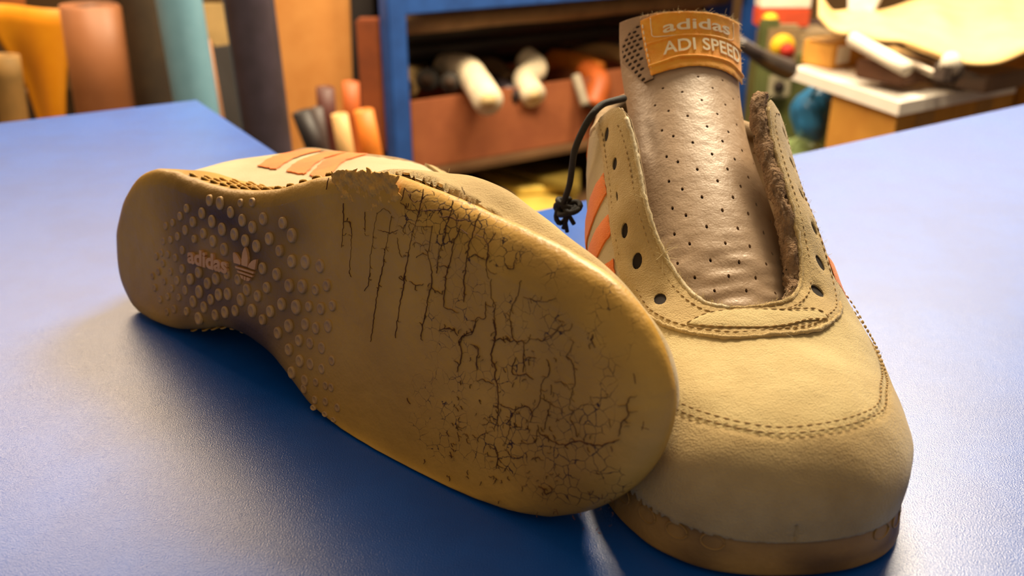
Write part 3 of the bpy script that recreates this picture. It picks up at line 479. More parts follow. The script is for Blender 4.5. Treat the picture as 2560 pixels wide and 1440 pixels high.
    if lying:
        mb = MB()
        for x, y, r in DOTS:
            r = max(r*1.15, 1.5); hgt = .9 if x > 62 else .45
            if x > 140: hgt = .6
            Q = []
            for rr, hh in ((1.05, .3), (1., -hgt*.8), (.86, -hgt), (.62, -hgt), (.5, -hgt*.72), (.01, -hgt*.7)):
                for t in np.linspace(0, 2*math.pi, 16, endpoint=False): Q.append((x+r*rr*math.cos(t)*.92, y+r*rr*math.sin(t), hh))
            mb.add(Q, [(i*16+j, i*16+(j+1) % 16, (i+1)*16+(j+1) % 16, (i+1)*16+j) for i in range(5) for j in range(16)])
        tag(putmb('stud_tread', mb, M['stud'], sole), 'round worn tread studs under the arch', kind=None)
        # raised trefoil
        for k, po in enumerate(TREFOIL):
            v, f = cdt(po, [], .6, (1, 1)); b = np.array(po); m_ = len(v)
            top3 = np.column_stack([v, v[:, 0]*0-1.1]); ring0 = np.column_stack([b, b[:, 0]*0-1.1]); ring1 = np.column_stack([b, b[:, 0]*0+.4]); nb = len(b)
            VV = np.vstack([top3, ring0, ring1]); FF = list(f)+[(m_+i, m_+(i+1) % nb, m_+nb+(i+1) % nb, m_+nb+i) for i in range(nb)]
            if k == 0: A_ = MB()
            A_.add(VV, FF)
        tag(put('trefoil_emblem', np.concatenate(A_.V), A_.F, M['logo'], sole, smooth=False), 'raised trefoil emblem')
        V, Fc = text_mesh('adidas', .25, bold=.035); x0, x1 = V[:, 0].min(), V[:, 0].max(); y0, y1 = 0, V[:, 1].max()
        z = V[:, 2]; X_ = 65.0+(V[:, 0]-x0)/(x1-x0)*28.4; Y_ = 4.3+(V[:, 1])/(y1-y0)*5.9
        VV = np.column_stack([X_, Y_, np.where(z > 0, -1.2, .3)]); tag(put('raised_lettering', VV, Fc, M['logo'], sole, smooth=False), 'raised brand lettering')
        # sunken plate edge round the lettering
        # cracks
        mb = MB(); r3 = np.random.default_rng(9)
        def crack(p, wd):
            q = resample(p, .8); q = q+np.column_stack([vnoise(np.column_stack([q, q[:, :1]*0+sum(p[0])]), 1.1, 3), vnoise(np.column_stack([q, q[:, :1]*0+3]), 1.3, 4)])*.28+r3.normal(size=q.shape)*.08
            if len(q) < 3: return
            t = np.gradient(q, axis=0); t /= np.linalg.norm(t, axis=1)[:, None]+1e-9; nn = np.stack([-t[:, 1], t[:, 0]], 1)
            n_ = len(q); wv = wd*np.clip(.55+.8*r3.random(n_), .3, 1.4)*np.minimum(1, np.minimum(np.arange(n_)+.4, n_-np.arange(n_)-.6)/3.0)
            VV = []; 
            for i in range(n_): VV += [(*(q[i]-nn[i]*wv[i]), .05), (*q[i], -.36), (*(q[i]+nn[i]*wv[i]), .05)]
            mb.add(VV, [(3*i+j, 3*i+j+1, 3*i+j+4, 3*i+j+3) for i in range(n_-1) for j in (0, 1)])
        for c in CRACKS:
            bold, p = c[0], np.array(c[1:], float); 
            if len(p) < 2: continue
            crack(p, .21 if bold else .125)
            d = np.linalg.norm(np.diff(p, axis=0), axis=1).sum()
            for _ in range(int(d/3.2)):
                i = r3.integers(0, len(p)-1); a = p[i]+(p[i+1]-p[i])*r3.random(); th = r3.uniform(0, 6.28); ln = r3.uniform(.8, 2.6)
                crack([a, a+[ln*.5*math.cos(th), ln*.5*math.sin(th)], a+[ln*math.cos(th+.5), ln*math.sin(th+.5)]], .06)
        for _ in range(260):
            a = np.array([r3.uniform(215, 283), r3.normal(-22, 14)])
            if abs(a[1]) > 40: continue
            th = r3.uniform(0, 6.28); ln = r3.uniform(.6, 2.2); crack([a, a+[ln*.5*math.cos(th), ln*.5*math.sin(th)], a+[ln*math.cos(th+.6), ln*math.sin(th+.6)]], .06)
        tag(putmb('cracks', mb, M['crack'], sole), 'dark cracks in the worn rubber')
        # torn away lump of rubber
        ff = lambda a, b: np.stack([a, b, 0*a], -1)
        V, Fc = patch(ff, WORN, .35, .8, sp=.55, scale=(1, 1), flip=-1, jag=.5, bump=lambda Q, v: .45*vnoise(Q, .8, 1)+.4*vnoise(Q, 2.0, 2)-.3+rng.normal(size=len(v))*.08)
        tag(put('torn_rubber', V, Fc, M['worn'], sole), 'crumbled worn-through rubber')
    # insole
    k2 = keep; v2, f2 = cdt((O-nrm*7)[::4], [], 6, (1, 1)); put('insole', np.column_stack([v2, v2[:, 0]*0+23]), f2, M['lining'])
    # --- tongue
    tf = lambda t, v: tongue(t, v, sh); TS_ = (190, 33)
    tpoly = [(.0, -1), (.86, -1), (.875, -.3), (.875, .3), (.86, 1), (0, 1)]
    crease = lambda Q, v: .45*vnoise(Q*[3.0, .6, 1.0], .25, 6)*smst(v[:, 0], .30, .16)+.5*vnoise(Q, .05, 2)
    if not lying:
        perf = [circle(p, .62, TS_, 8) for p in PERF]
        V, Fc = patch(tf, tpoly, 0, 1.0, sp=1.25, scale=TS_, holes=perf, flip=-1, bump=crease, edge=.06)
    else: V, Fc = patch(tf, tpoly, 0, 1.0, sp=4, scale=TS_, flip=-1, edge=.2)
    tg = put('tongue', V, Fc, M['tongue'])
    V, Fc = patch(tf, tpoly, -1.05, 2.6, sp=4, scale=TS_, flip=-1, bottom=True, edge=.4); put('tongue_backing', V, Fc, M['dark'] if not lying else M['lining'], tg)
    if not lying:
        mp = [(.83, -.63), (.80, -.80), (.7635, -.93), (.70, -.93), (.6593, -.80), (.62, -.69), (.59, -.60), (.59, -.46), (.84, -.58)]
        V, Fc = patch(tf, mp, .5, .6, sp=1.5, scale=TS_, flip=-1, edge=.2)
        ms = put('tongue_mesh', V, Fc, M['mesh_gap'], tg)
        hs = []
        from mathutils.geometry import intersect_point_tri_2d
        for i, tt in enumerate(np.arange(.60, .835, .0195)):
            for j, vv in enumerate(np.arange(-.97, -.55, .092)):
                v_ = vv+(i % 2)*.046
                if v_ > -.93+max(0, .72-tt)*2.4+max(0, tt-.77)*4 and v_ < -.56-max(0, tt-.7)*.6: hs.append(circle((tt, v_), 1.15, TS_, 8))
        V, Fc = patch(tf, mp, .9, .5, sp=1.2, scale=TS_, flip=-1, edge=.2, holes=hs); tag(put('mesh_weave', V, Fc, M['mesh'], ms), 'open mesh fabric')
        lp = [(.60, -.483), (.84, -.61), (.862, -.35), (.868, 0), (.864, .4), (.85, .98), (.632, 1.0), (.622, .75), (.618, .39), (.614, .1), (.606, -.2)]
        V, Fc = patch(tf, [tuple(q) for q in lp], 1.5, .9, sp=1.5, scale=TS_, flip=-1, jag=.12, bump=lambda Q, v: .12*vnoise(Q, .3, 3)); lb = tag(put('tongue_label', V, Fc, M['orange_label'], tg), 'orange woven label')
        rib = lambda ln, r: cord(tf, ln, 1.6, r, TS_, -1, 1.0, .05)
        mb = MB()
        for c, r in ((.732, .55), (.642, .8)):
            ln = [(c-.010+.022*(x-(-.5))/1.5+(.008 if .7 > x > -.3 else 0), x) for x in np.linspace(-.5, .97, 9)]
            mb.add(*rib(ln, r))
        putmb('label_rib', mb, M['orange_label'], lb)
        # printed frame
        mb = MB(); mb.add(*cord(tf, [(.84, -.46), (.78, -.44), (.747, -.41), (.741, -.30), (.741, .0), (.748, .4), (.76, .72), (.80, .76), (.84, .77)], 1.62, .22, TS_, -1, .8)); putmb('label_frame', mb, M['letter'], lb)
        for txt, t0, t1, v0, v1, nm, sk in (('adidas', .754, .808, -.29, .66, 'label_lettering', .018), ('ADI SPEED', .662, .712, -.30, .86, 'label_lettering', .020)):
            V, Fc = text_mesh(txt, .12, bold=.012); x0, x1 = V[:, 0].min(), V[:, 0].max(); y1 = V[:, 1].max()
            a = (V[:, 0]-x0)/(x1-x0); tt = t0+(V[:, 1]/y1)*(t1-t0)+sk*a+(.008*np.sin(a*math.pi)); vv = v0+a*(v1-v0)
            PP = tf(tt, vv)-normals_of(tf, tt, vv)*np.where(V[:, 2] > 0, 2.0, 1.3)[:, None]
            tag(put(nm, PP, Fc, M['letter'], lb, smooth=False), 'cream raised lettering')
        putmb('label_stitching', stitches(tf, [(.625, -.47), (.70, -.51), (.77, -.545), (.83, -.575)], 1.6, TS_, flip=-1), M['letter'], lb)
        # loose fibres around the throat, label and seams
        fb = MB(); r4 = np.random.default_rng(8)
        def fuzz(line, f_, scl, n_, off, ln, fl, r_=.045, spread=1.0):
            q = resample(line, .3, scl)
            for _ in range(n_):
                a = q[r4.integers(len(q))]+r4.normal(size=2)*.5/np.array(scl); p0 = f_(np.array(a[0]), np.array(a[1])); nn = normals_of(f_, np.array(a[0]), np.array(a[1]))*fl
                d = nn+r4.normal(size=3)*.7*spread; L0 = ln*r4.uniform(.4, 1.3); c1 = r4.normal(size=3)*.5
                t = np.linspace(0, 1, 4)[:, None]; fb.add(*tube(p0+nn*off+d*t*L0+c1*t**2*L0, r_, 3, False))
        fuzz(THROAT_M[:-1], fn, SC, 420, 1.8, 1.0, FL); fuzz(THROAT_L[:-1], fn, SC, 420, 1.6, 1.1, FL); fuzz(THROAT_L[2:], fn, SC, 300, -1.5, 1.6, FL, .06)
        fuzz([(.86, -.6), (.868, 0), (.85, .98)], tf, TS_, 260, .8, .9, -1); fuzz([(.85, .985), (.632, .99)], tf, TS_, 140, .8, .8, -1)
        fuzz(poly, fn, SC, 500, 1.6, .7, FL); fuzz(capl[5:-5], fn, SC, 350, 1.5, .5, FL)
        fuzz([(.5339, .668), (.53, .667)], fn, SC, 12, 1.5, 3, FL); fuzz([(.575, .640), (.579, .632)], fn, SC, 26, 1.5, 4, FL, .06)
        tag(putmb('loose_fibres', fb, M['fibre']), 'pale loose fibres on the seams', kind='stuff')
        # black lace left hanging behind the eyestay
        lw = [at_(1560, 246, .412), at_(1535, 252, .405), at_(1505, 262, .40), at_(1478, 290, .395), at_(1455, 330, .395), at_(1437, 375, .395), at_(1430, 420, .398), at_(1423, 465, .40), at_(1411, 500, .402), at_(1402, 525, .405)]
        lw = resample(np.array([list(p) for p in lw]), .002)
        mb = MB(); mb.tube(lw-loc, np.linspace(.0017, .0014, len(lw)), 8)
        k0 = np.array(at_(1412, 522, .405))-loc; r5 = np.random.default_rng(4)
        for i in range(7):
            t = np.linspace(0, 2*math.pi, 14); ax = r5.normal(size=3); ax /= np.linalg.norm(ax); u = np.cross(ax, [0, 0, 1.]); u /= np.linalg.norm(u); v = np.cross(ax, u)
            mb.tube(k0+r5.normal(size=3)*.0016+np.outer(np.cos(t), u)*.0034+np.outer(np.sin(t), v)*.0042, .0013, 7)
        for e in ((1392, 512), (1418, 580), (1408, 572), (1435, 560)):
            p1 = np.array(at_(*e, .405))-loc; mb.tube(np.array([k0, (k0+p1)/2+r5.normal(size=3)*.0006, p1]), .0011, 6)
        tag(mb.build('shoelace', M['lace'], root), 'knotted black lace hanging loose')
    else:
        fb = MB(); r4 = np.random.default_rng(3)
        def strand(p0, d, ln, cur):
            t = np.linspace(0, 1, 9)[:, None]; w_ = np.stack([np.sin(t[:, 0]*7+cur), np.cos(t[:, 0]*6), np.sin(t[:, 0]*9)], 1)*ln*.12; return tube(p0+d*t*ln+w_, .06, 3, False)
        for s_, p_, n_ in ((.62, .28, 26), (.50, .2, 6)):
            for _ in range(n_):
                a = np.array(s_+r4.normal()*.004); b = np.array(p_+r4.normal()*.01); p0 = fn(a, b); nn = normals_of(fn, a, b)*FL
                fb.add(*strand(p0+nn*1.5, nn*.7+r4.normal(size=3)*.5, r4.uniform(2, 6), r4.uniform(0, 6)))
        tag(putmb('loose_fibres', fb, M['fibre']), 'pale loose fibres', kind='stuff')
def text_mesh(s, ext, bold=0):
    cu = bpy.data.curves.new('t', 'FONT'); cu.body = s; cu.extrude = ext; cu.offset = bold; cu.resolution_u = 4
    o = bpy.data.objects.new('t', cu); C.objects.link(o); bpy.context.view_layer.update()
    me = bpy.data.meshes.new_from_object(o.evaluated_get(bpy.context.evaluated_depsgraph_get()))
    V = np.array([v.co[:] for v in me.vertices]); Fc = [tuple(p.vertices) for p in me.polygons]
    bpy.data.objects.remove(o); bpy.data.meshes.remove(me); bpy.data.curves.remove(cu); return V, Fc
def at_(px, py, y):
    """world point on the sight line of a pixel of the 2560x1440 frame at distance y into the room"""
    u = (px-1280)/F; v = (720-py)/F
    dy = math.cos(TH)+v*math.sin(TH); dz = -math.sin(TH)+v*math.cos(TH); t = y/dy; return Vector((u*t, y, CAMH+dz*t))
def at_z(px, py, z):
    u = (px-1280)/F; v = (720-py)/F
    dy = math.cos(TH)+v*math.sin(TH); dz = -math.sin(TH)+v*math.cos(TH); t = (z-CAMH)/dz; return Vector((u*t, dy*t, z))
PERF = [(0.579,0.106),(0.587,0.475),(0.553,-0.363),(0.529,-0.13),(0.547,0.283),(0.543,0.643),(0.511,-0.503),(0.483,-0.343),(0.461,-0.122),(0.503,0.098),(0.471,0.279),(0.507,0.443),(0.573,0.848),(0.435,0.098),(0.513,0.868),(0.465,0.603),(0.441,-0.475),(0.421,-0.347),(0.401,-0.126),(0.407,0.271),(0.433,0.399),(0.385,-0.487),(0.369,-0.359),(0.377,0.086),(0.403,0.587),(0.465,0.936),(0.349,-0.142),(0.351,0.251),(0.375,0.399),(0.339,-0.523),(0.319,-0.375),(0.327,0.082),(0.347,0.567),(0.323,0.391),(0.301,-0.154),(0.301,0.242),(0.395,0.856),(0.293,-0.547),(0.277,-0.395),(0.279,0.066),(0.299,0.595),(0.279,0.419),(0.255,-0.17),(0.253,0.227),(0.281,0.832),(0.253,-0.587),(0.233,-0.419),(0.229,0.026),(0.255,0.619),(0.227,0.351),(0.204,-0.198),(0.2,0.166),(0.224,0.707),(0.202,0.555),(0.206,-0.619),(0.18,-0.435),(0.178,-0.002),(0.178,0.371),(0.156,-0.214),(0.156,0.21),(0.158,0.651)]

# ------------------------------------------------------------ table
mt = mat('blue_table_laminate', (5, 84, 182), (5, 77, 170), .30, 30, [(1800, .00012, 2)], amount=.4, spec=.6)
M['table_edge'] = mat('table_edge', (20, 60, 130), None, .5)
dA = np.array([.839, .544]); dB = np.array([-.544, .839])
P1 = np.array(at_z(490, 250, 0))[:2]; P2 = np.array(at_z(1015, 600, 0))[:2]; bl = float((P1-P2)@dB); P1 = P2+dB*bl
tb = [P1, P2, P2+dA*1.75, P2+dA*1.75-dB*.85, P2-dA*1.1-dB*.85, P2-dA*1.1+dB*bl]
table = empty('work_table', (0, .4, -.85), 'L-shaped bright blue laminate work table under the two shoes', 'table'); tl = np.array(table.location)
def prism(pts, z0, z1):
    n = len(pts); V = [(p[0], p[1], z1) for p in pts]+[(p[0], p[1], z0) for p in pts]
    return V, [tuple(range(n))[::-1], tuple(n+i for i in range(n))]+[(i, (i+1) % n, n+(i+1) % n, n+i) for i in range(n)]
V, Fc = prism(tb, -.03, 0); mesh('tabletop', np.array(V)-tl, Fc, [mt], table, False)
RA = np.array([[dA[0], dB[0], 0], [dA[1], dB[1], 0], [0, 0, 1]])
M['steel_blue'] = mat('blue_painted_steel', (34, 78, 150), (28, 66, 130), .5, 20)
for c in (P1-dA*.06-dB*.06, P2+dA*1.69-dB*.06, P2+dA*1.69-dB*.79, P2-dA*1.04-dB*.79, P2-dA*1.04+dB*(bl-.06)):
    MB().box(np.array([c[0], c[1], -.44])-tl, (.05, .05, .82), RA).build('leg', M['steel_blue'], table, False)

r1 = empty('trainer', (*to_world(np.array([140., 0, 0]), ORG, YAW)[:2], 0), 'tan suede trainer standing upright with bare perforated tongue and orange label', 'shoe', 'pair of worn trainers')
build_shoe(r1, lambda V: to_world(V, ORG, YAW), False, STD, False)
r2 = empty('trainer', tuple(lie_world(np.array([[140., -30, 0]]))[0]), 'tan trainer lying on its side showing the cracked gum rubber sole', 'shoe', 'pair of worn trainers')
def rest(V):
    W = lie_world(V)
    for _ in range(3):      # the toe box is dented where it leans on the other trainer
        lim = np.interp(W[:, 1], [.215, .222, .23, .236, .25, .27, .30], [.085, .062, .050, .042, .034, .030, .030])-.003+np.interp(W[:, 2], [0, .02, .03, .04, .046], [0, 0, .004, .012, .022])
        t = np.where((W[:, 2] < .052) & (V[:, 2] > 9), np.clip(W[:, 0]-lim, 0, .03), 0)/.63*np.clip((.052-W[:, 2])/.006, 0, 1); W = W-t[:, None]*np.array([.63, .748, -.208])*.8
    lo = .0006+.0012*np.clip((.03-W[:, 2])/.05, 0, 1)*0
    W[:, 2] = np.where(W[:, 2] < .004, lo+(.004-lo)*np.exp((W[:, 2]-.004)/.004), W[:, 2]); return W      # soft leather flattens on the table
build_shoe(r2, rest, True, LIE, True)

# ------------------------------------------------------------ room
def struct(name, V, Fc, m): return tag(mesh(name, V, Fc, [m], None, False), kind='structure')
M['floor'] = mat('workshop_floor', (96, 74, 52), (70, 54, 40), .5, 3)
M['wall'] = mat('workshop_wall', (176, 140, 96), (160, 124, 84), .9, 2)
FZ = -.85
struct('floor', [(-4, -1.5, FZ), (5, -1.5, FZ), (5, 6, FZ), (-4, 6, FZ)], [(0, 1, 2, 3)], M['floor'])
struct('wall_back', [(-4, 5, FZ), (5, 5, FZ), (5, 5, 1.9), (-4, 5, 1.9)], [(0, 1, 2, 3)], M['wall'])
struct('wall_left', [(-3, -1.5, FZ), (-3, 5, FZ), (-3, 5, 1.9), (-3, -1.5, 1.9)], [(0, 1, 2, 3)], M['wall'])
struct('wall_right', [(4, 5, FZ), (4, -1.5, FZ), (4, -1.5, 1.9), (4, 5, 1.9)], [(0, 1, 2, 3)], M['wall'])
def cm(name, c, c2=None, rough=.7, **k): 
    if name not in M: M[name] = mat(name, c, c2, rough, k.pop('vs', 12), **k)
    return M[name]
def spiral(r0, th, turns, n, r_in):
    t = np.linspace(0, 1, n); a = t*turns*2*math.pi; r = r0-(r0-r_in)*t; return np.stack([r*np.cos(a), r*np.sin(a)], 1)
def roll(label, m, top, bot, dep, rpx, group=None, ext=0, loose=None, name='leather_roll', core=None, dep2=None, toz=None):
    """rolled hide: top/bot pixels of its axis where the photo shows it, running on down to the floor"""
    a = np.array(at_(*top, dep)); b = np.array(at_(*bot, dep2 or dep)); d = (b-a)/np.linalg.norm(b-a); r = rpx*dep/F*1.0
    if toz is not None and abs(d[2]) > .2: b = a+d*((toz-a[2])/d[2])
    a = a-d*ext; ln = np.linalg.norm(b-a)
    u = np.cross(d, [0, 1, 0.]); u /= np.linalg.norm(u); v = np.cross(d, u)
    q = spiral(r, .002, 3.2, 90, r*.55); th = .0025; q2 = q*(1-th/np.linalg.norm(q, axis=1))[:, None]
    mb = MB(); V = []; zs = np.linspace(0, ln, 8)
    for z in zs:
        k = 1+.02*math.sin(z*9)
        V += [a+d*z+u*x*k+v*y*k for x, y in q]+[a+d*z+u*x*k+v*y*k for x, y in q2]
    n = len(q); N2 = 2*n; Fc = []
    for i in range(len(zs)-1):
        for k in range(n-1):
            Fc += [(i*N2+k, i*N2+k+1, (i+1)*N2+k+1, (i+1)*N2+k), (i*N2+n+k+1, i*N2+n+k, (i+1)*N2+n+k, (i+1)*N2+n+k+1)]
        Fc += [(i*N2, (i+1)*N2, (i+1)*N2+n, i*N2+n)]
    for k in range(n-1): Fc += [(k, n+k, n+k+1, k+1), ((len(zs)-1)*N2+k, (len(zs)-1)*N2+k+1, (len(zs)-1)*N2+n+k+1, (len(zs)-1)*N2+n+k)]
    root = empty(name, tuple(b), label, 'roll', group); mesh('rolled_sheet', np.array(V)-b, Fc, [m], root)
    if core:
        P, f = tube([a+d*.004, b-d*.004], r*.5, 24); mesh('inner_core', P-b, f, [core], root)
    if loose:
        # flap of the sheet lifting off the roll
        w_ = loose; V = []
        for z in np.linspace(.02, ln*.9, 6):
            for t in np.linspace(0, 1, 6): V.append(a+d*z-u*(r*.9+t*w_)+v*(.3*r+.5*w_*t*t))
        f = [(i*6+j, i*6+j+1, (i+1)*6+j+1, (i+1)*6+j) for i in range(5) for j in range(5)]
        o = mesh('loose_flap', np.array(V)-b, f, [m], root); s_ = o.modifiers.new('s', 'SOLIDIFY'); s_.thickness = .002
    return root
def sheet(name, label, cat, m, pts, th=.004, group=None, bend=None, sub=1):
    """thick sheet through 3D corner points (polygon)"""
    pts = [Vector(p) for p in pts]; c = sum(pts, Vector())/len(pts)
    bm = bmesh.new(); vs = [bm.verts.new(p-c) for p in pts]; bm.faces.new(vs); me = bpy.data.meshes.new(name); bm.to_mesh(me); bm.free(); me.materials.append(m)
    o = bpy.data.objects.new(name, me); C.objects.link(o); o.location = c; s = o.modifiers.new('s', 'SOLIDIFY'); s.thickness = th; s.offset = 0
    if th > .006: b = o.modifiers.new('b', 'BEVEL'); b.width = th*.2; b.segments = 2
    return tag(o, label, cat, group)
def boxo(name, label, cat, m, c, size, R=None, bev=.004, group=None, part='body'):
    root = empty(name, (c[0], c[1], c[2]-size[2]/2), label, cat, group); MB().box((0, 0, size[2]/2), size, R, bev=bev).build(part, m, root, False); return root
GR = 'rolls of leather standing behind the table'
# --- rolls at the left
sheet('leather_sheet', 'orange-brown leather sheet hanging at the top left corner', 'leather', cm('rust_leather', (190, 110, 48)), [at_(-60, -60, 1.75), at_(60, -60, 1.75), at_(62, 28, 1.75), at_(-60, 32, 1.75)])
yl = cm('yellow_leather', (232, 152, 16), (222, 138, 10), .5)
# big curled yellow hide
V = []; n = 15
for i, (pl, pr, py) in enumerate([(-60, 215, 16), (-50, 212, 60), (-20, 208, 110), (20, 205, 160), (55, 205, 215), (90, 208, 300), (100, 210, 380)]):
    for t in np.linspace(0, 1, n):
        V.append(np.array(at_(pl+(pr-pl)*t, py, 1.62))+np.array([0, .04*math.cos(t*3.4)-.02*i*.3, 0]))
f = [(i*n+j, i*n+j+1, (i+1)*n+j+1, (i+1)*n+j) for i in range(6) for j in range(n-1)]
c0 = np.array([V[-1][0], V[-1][1], V[-1][2]]); bot = [v+np.array([0, 0, FZ-v[2]]) for v in V[-n:]]; V += bot; f += [(6*n+j, 6*n+j+1, 7*n+j+1, 7*n+j) for j in range(n-1)]
o = mesh('leather_sheet', np.array(V)-c0, f, [yl]); o.location = c0; s_ = o.modifiers.new('s', 'SOLIDIFY'); s_.thickness = .004
tag(o, 'large curled yellow leather hide standing on end behind the table', 'leather')
roll('short beige roll at the left edge in front of the yellow hide', cm('beige_felt', (170, 124, 62), (130, 100, 50)), (14, 138), (30, 250), 1.5, 36, toz=-.30, core=cm('olive_dark', (52, 38, 16)))
sheet('dark_panel', 'dark brown board leaning low behind the table at the left edge', 'board', cm('umber', (60, 40, 20)), [at_(-60, 225, 1.75), at_(110, 225, 1.75), at_(130, 420, 1.75), at_(-60, 420, 1.75)], .02)
roll('brown leather roll with a lighter right side, beside the yellow hide', cm('brown_leather', (158, 98, 56), (146, 88, 48), .5), (226, 12), (268, 290), 1.42, 74, GR, toz=FZ, core=cm('black_core', (20, 15, 12)))
roll('dark olive-brown leather roll between the brown and the pale blue rolls', cm('olive_leather', (72, 56, 36), (52, 40, 28), .6), (345, 0), (385, 270), 1.55, 62, GR, ext=.15, toz=FZ)
roll('pale turquoise vinyl roll between dark rolls', cm('turquoise_vinyl', (128, 174, 194), (112, 158, 178), .35), (447, 0), (492, 270), 1.45, 56, GR, ext=.15, toz=FZ, loose=None)
sheet('leather_sheet', 'pale beige leather offcut hanging between the turquoise and the slate rolls', 'leather', cm('pale_beige', (206, 172, 112)), [at_(496, 8, 1.85), at_(560, 8, 1.85), at_(575, 125, 1.85), at_(545, 122, 1.85), at_(525, 100, 1.85), at_(505, 108, 1.85)])
sheet('dark_panel', 'black board leaning behind the slate leather roll', 'board', cm('near_black', (26, 18, 15)), [at_(530, 118, 1.8), at_(600, 110, 1.8), at_(680, 420, 1.7), at_(570, 420, 1.7)], .015)
roll('thin tan roll beside the turquoise vinyl roll', cm('tan_leather', (168, 118, 82)), (512, 100), (545, 290), 1.6, 15, GR, toz=FZ)
roll('thick slate grey leather roll in front of the plywood panel', cm('slate_leather', (72, 62, 74), (52, 44, 50), .45), (620, 0), (672, 380), 1.38, 62, GR, ext=.15, toz=FZ)
# --- plywood panel and the gap beside it
sheet('plywood_panel', 'tall honey-coloured plywood panel standing behind the short leather rolls', 'panel', cm('plywood', (222, 156, 84), (208, 140, 70), .6), [at_(640, -120, 2.05), at_(884, -120, 2.05), at_(908, 420, 2.05), at_(700, 420, 2.05)], .018)
sheet('dark_panel', 'black sheet standing for the shaded gap left of the blue frame', 'board', cm('near_black', (26, 18, 15)), [at_(872, -120, 2.02), at_(932, -120, 2.02), at_(946, 420, 2.02), at_(890, 420, 2.02)], .02)  # flat black sheet paints the shade of the open gap
boxo('cardboard_box', 'tall rust-brown carton between the plywood panel and the blue frame', 'box', cm('rust_card', (146, 72, 28), (120, 58, 24)), np.array(at_(932, 215, 1.94)), (.048, .05, .28))
roll('slim olive roll in the gap beside the blue frame post', cm('olive_felt', (110, 88, 32)), (955, 290), (962, 400), 1.95, 14, toz=FZ)
GS = 'short leather rolls in front of the plywood panel'
for lb, nm, c, tp, bt, dp, r in (('near-black leather roll leaning leftmost among the short rolls', 'ink_leather', (34, 24, 24), (752, 278), (800, 400), 1.5, 26),
    ('dark grey leather roll among the short rolls', 'graphite_leather', (74, 60, 56), (792, 268), (812, 400), 1.58, 16),
    ('dark wine-red leather roll among the short rolls', 'wine_leather', (84, 36, 26), (812, 218), (826, 400), 1.62, 24),
    ('rust-orange leather roll behind the bright orange roll', 'rust_orange', (184, 88, 28), (876, 205), (884, 380), 1.7, 22),
    ('cream leather roll leaning beside the orange roll', 'cream_roll', (228, 178, 112), (848, 285), (872, 420), 1.48, 22),
    ('bright orange leather roll, rightmost of the short rolls', 'orange_roll', (222, 124, 34), (908, 275), (938, 420), 1.52, 26)):
    roll(lb, cm(nm, c, None, .5), tp, bt, dp, r, GS, toz=-.62)
boxo('storage_crate', 'brown crate holding the short leather rolls', 'crate', cm('crate_brown', (120, 66, 34)), np.array([np.array(at_(840, 330, 1.6))[0], 1.6, -.72]), (.36, .3, .26))
# --- blue steel frame
y0 = 1.9; p0 = np.array(at_(990, 200, y0)); a_len = 1.043
R2 = RA
fr = empty('shelf_frame', (p0[0], p0[1], FZ), 'blue painted steel shelving frame around boxes of leather rolls', 'shelving'); fl = np.array([p0[0], p0[1], FZ])
Am = np.array([dA[0], dA[1], 0]); Bm = np.array([dB[0], dB[1], 0]); sb = M['steel_blue']
dpth = .42
for t, b in ((0, 0), (a_len, 0), (0, dpth), (a_len, dpth)):
    MB().box(Am*t+Bm*b+np.array([0, 0, .62]), (.042, .042, 1.24), R2, bev=.003).build('post', sb, fr, False)
for b in (0, dpth):
    MB().box(Am*a_len/2+Bm*b+np.array([0, 0, -FZ-.051+.03]), (a_len, .03, .062), R2, bev=.003).build('beam', sb, fr, False)
    MB().box(Am*a_len/2+Bm*b+np.array([0, 0, .28]), (a_len, .03, .03), R2, bev=.003).build('beam', sb, fr, False)
for z in (.448, .300, -FZ+.02):
    MB().box(Am*a_len/2+Bm*dpth/2+np.array([0, 0, z]), (a_len-.04, dpth, .012), R2).build('shelf_board', cm('shelf_wood', (96, 66, 34)), fr, False)
MB().box(Am*a_len/2+Bm*(dpth+.03)+np.array([0, 0, .62]), (a_len, .012, 1.24), R2).build('back_panel', cm('back_dark', (40, 27, 21)), fr, False)
def inshelf(t, b, z): return np.array([*(p0[:2]+dA*t+dB*b), z])
def hroll(label, m, t0, t1, b, z, r, group=None, core=None):
    a, b_ = inshelf(t0, b, z), inshelf(t1, b, z); root = empty('fabric_roll', tuple((a+b_)/2-[0, 0, r]), label, 'roll', group); c = (a+b_)/2-[0, 0, r]
    P = np.linspace(a, b_, 14); V, f = tube(P, r*(1+.06*np.sin(np.arange(14)*1.3)), 20); mesh('rolled_sheet', V-c, f, [m], root)
    for e, s in ((a, -1), (b_, 1)):
        q = spiral(r*.9, 0, 3, 40, .004); P = e+Am*s*.002+np.outer(q[:, 0], Bm)+np.outer(q[:, 1], [0, 0, 1]); V, f = tube(P, .0018, 5); mesh('roll_end', V-c, f, [cm('roll_end', (60, 48, 38))], root)
hroll('grey-brown fabric roll lying across the top of the blue frame', cm('taupe_fabric', (150, 116, 78), (120, 90, 60)), .03, 1.0, .06, -.080, .022, 'rolls lying inside the blue frame')
hroll('upper black fabric roll lying across the blue frame under the grey-brown roll', cm('black_fabric', (34, 26, 26), None, .5), .03, 1.0, .2, -.122, .03, 'rolls lying inside the blue frame')
hroll('lower black fabric roll lying across the blue frame above the carton', cm('black_fabric', (34, 26, 26), None, .5), .03, 1.0, .24, -.172, .03, 'rolls lying inside the blue frame')
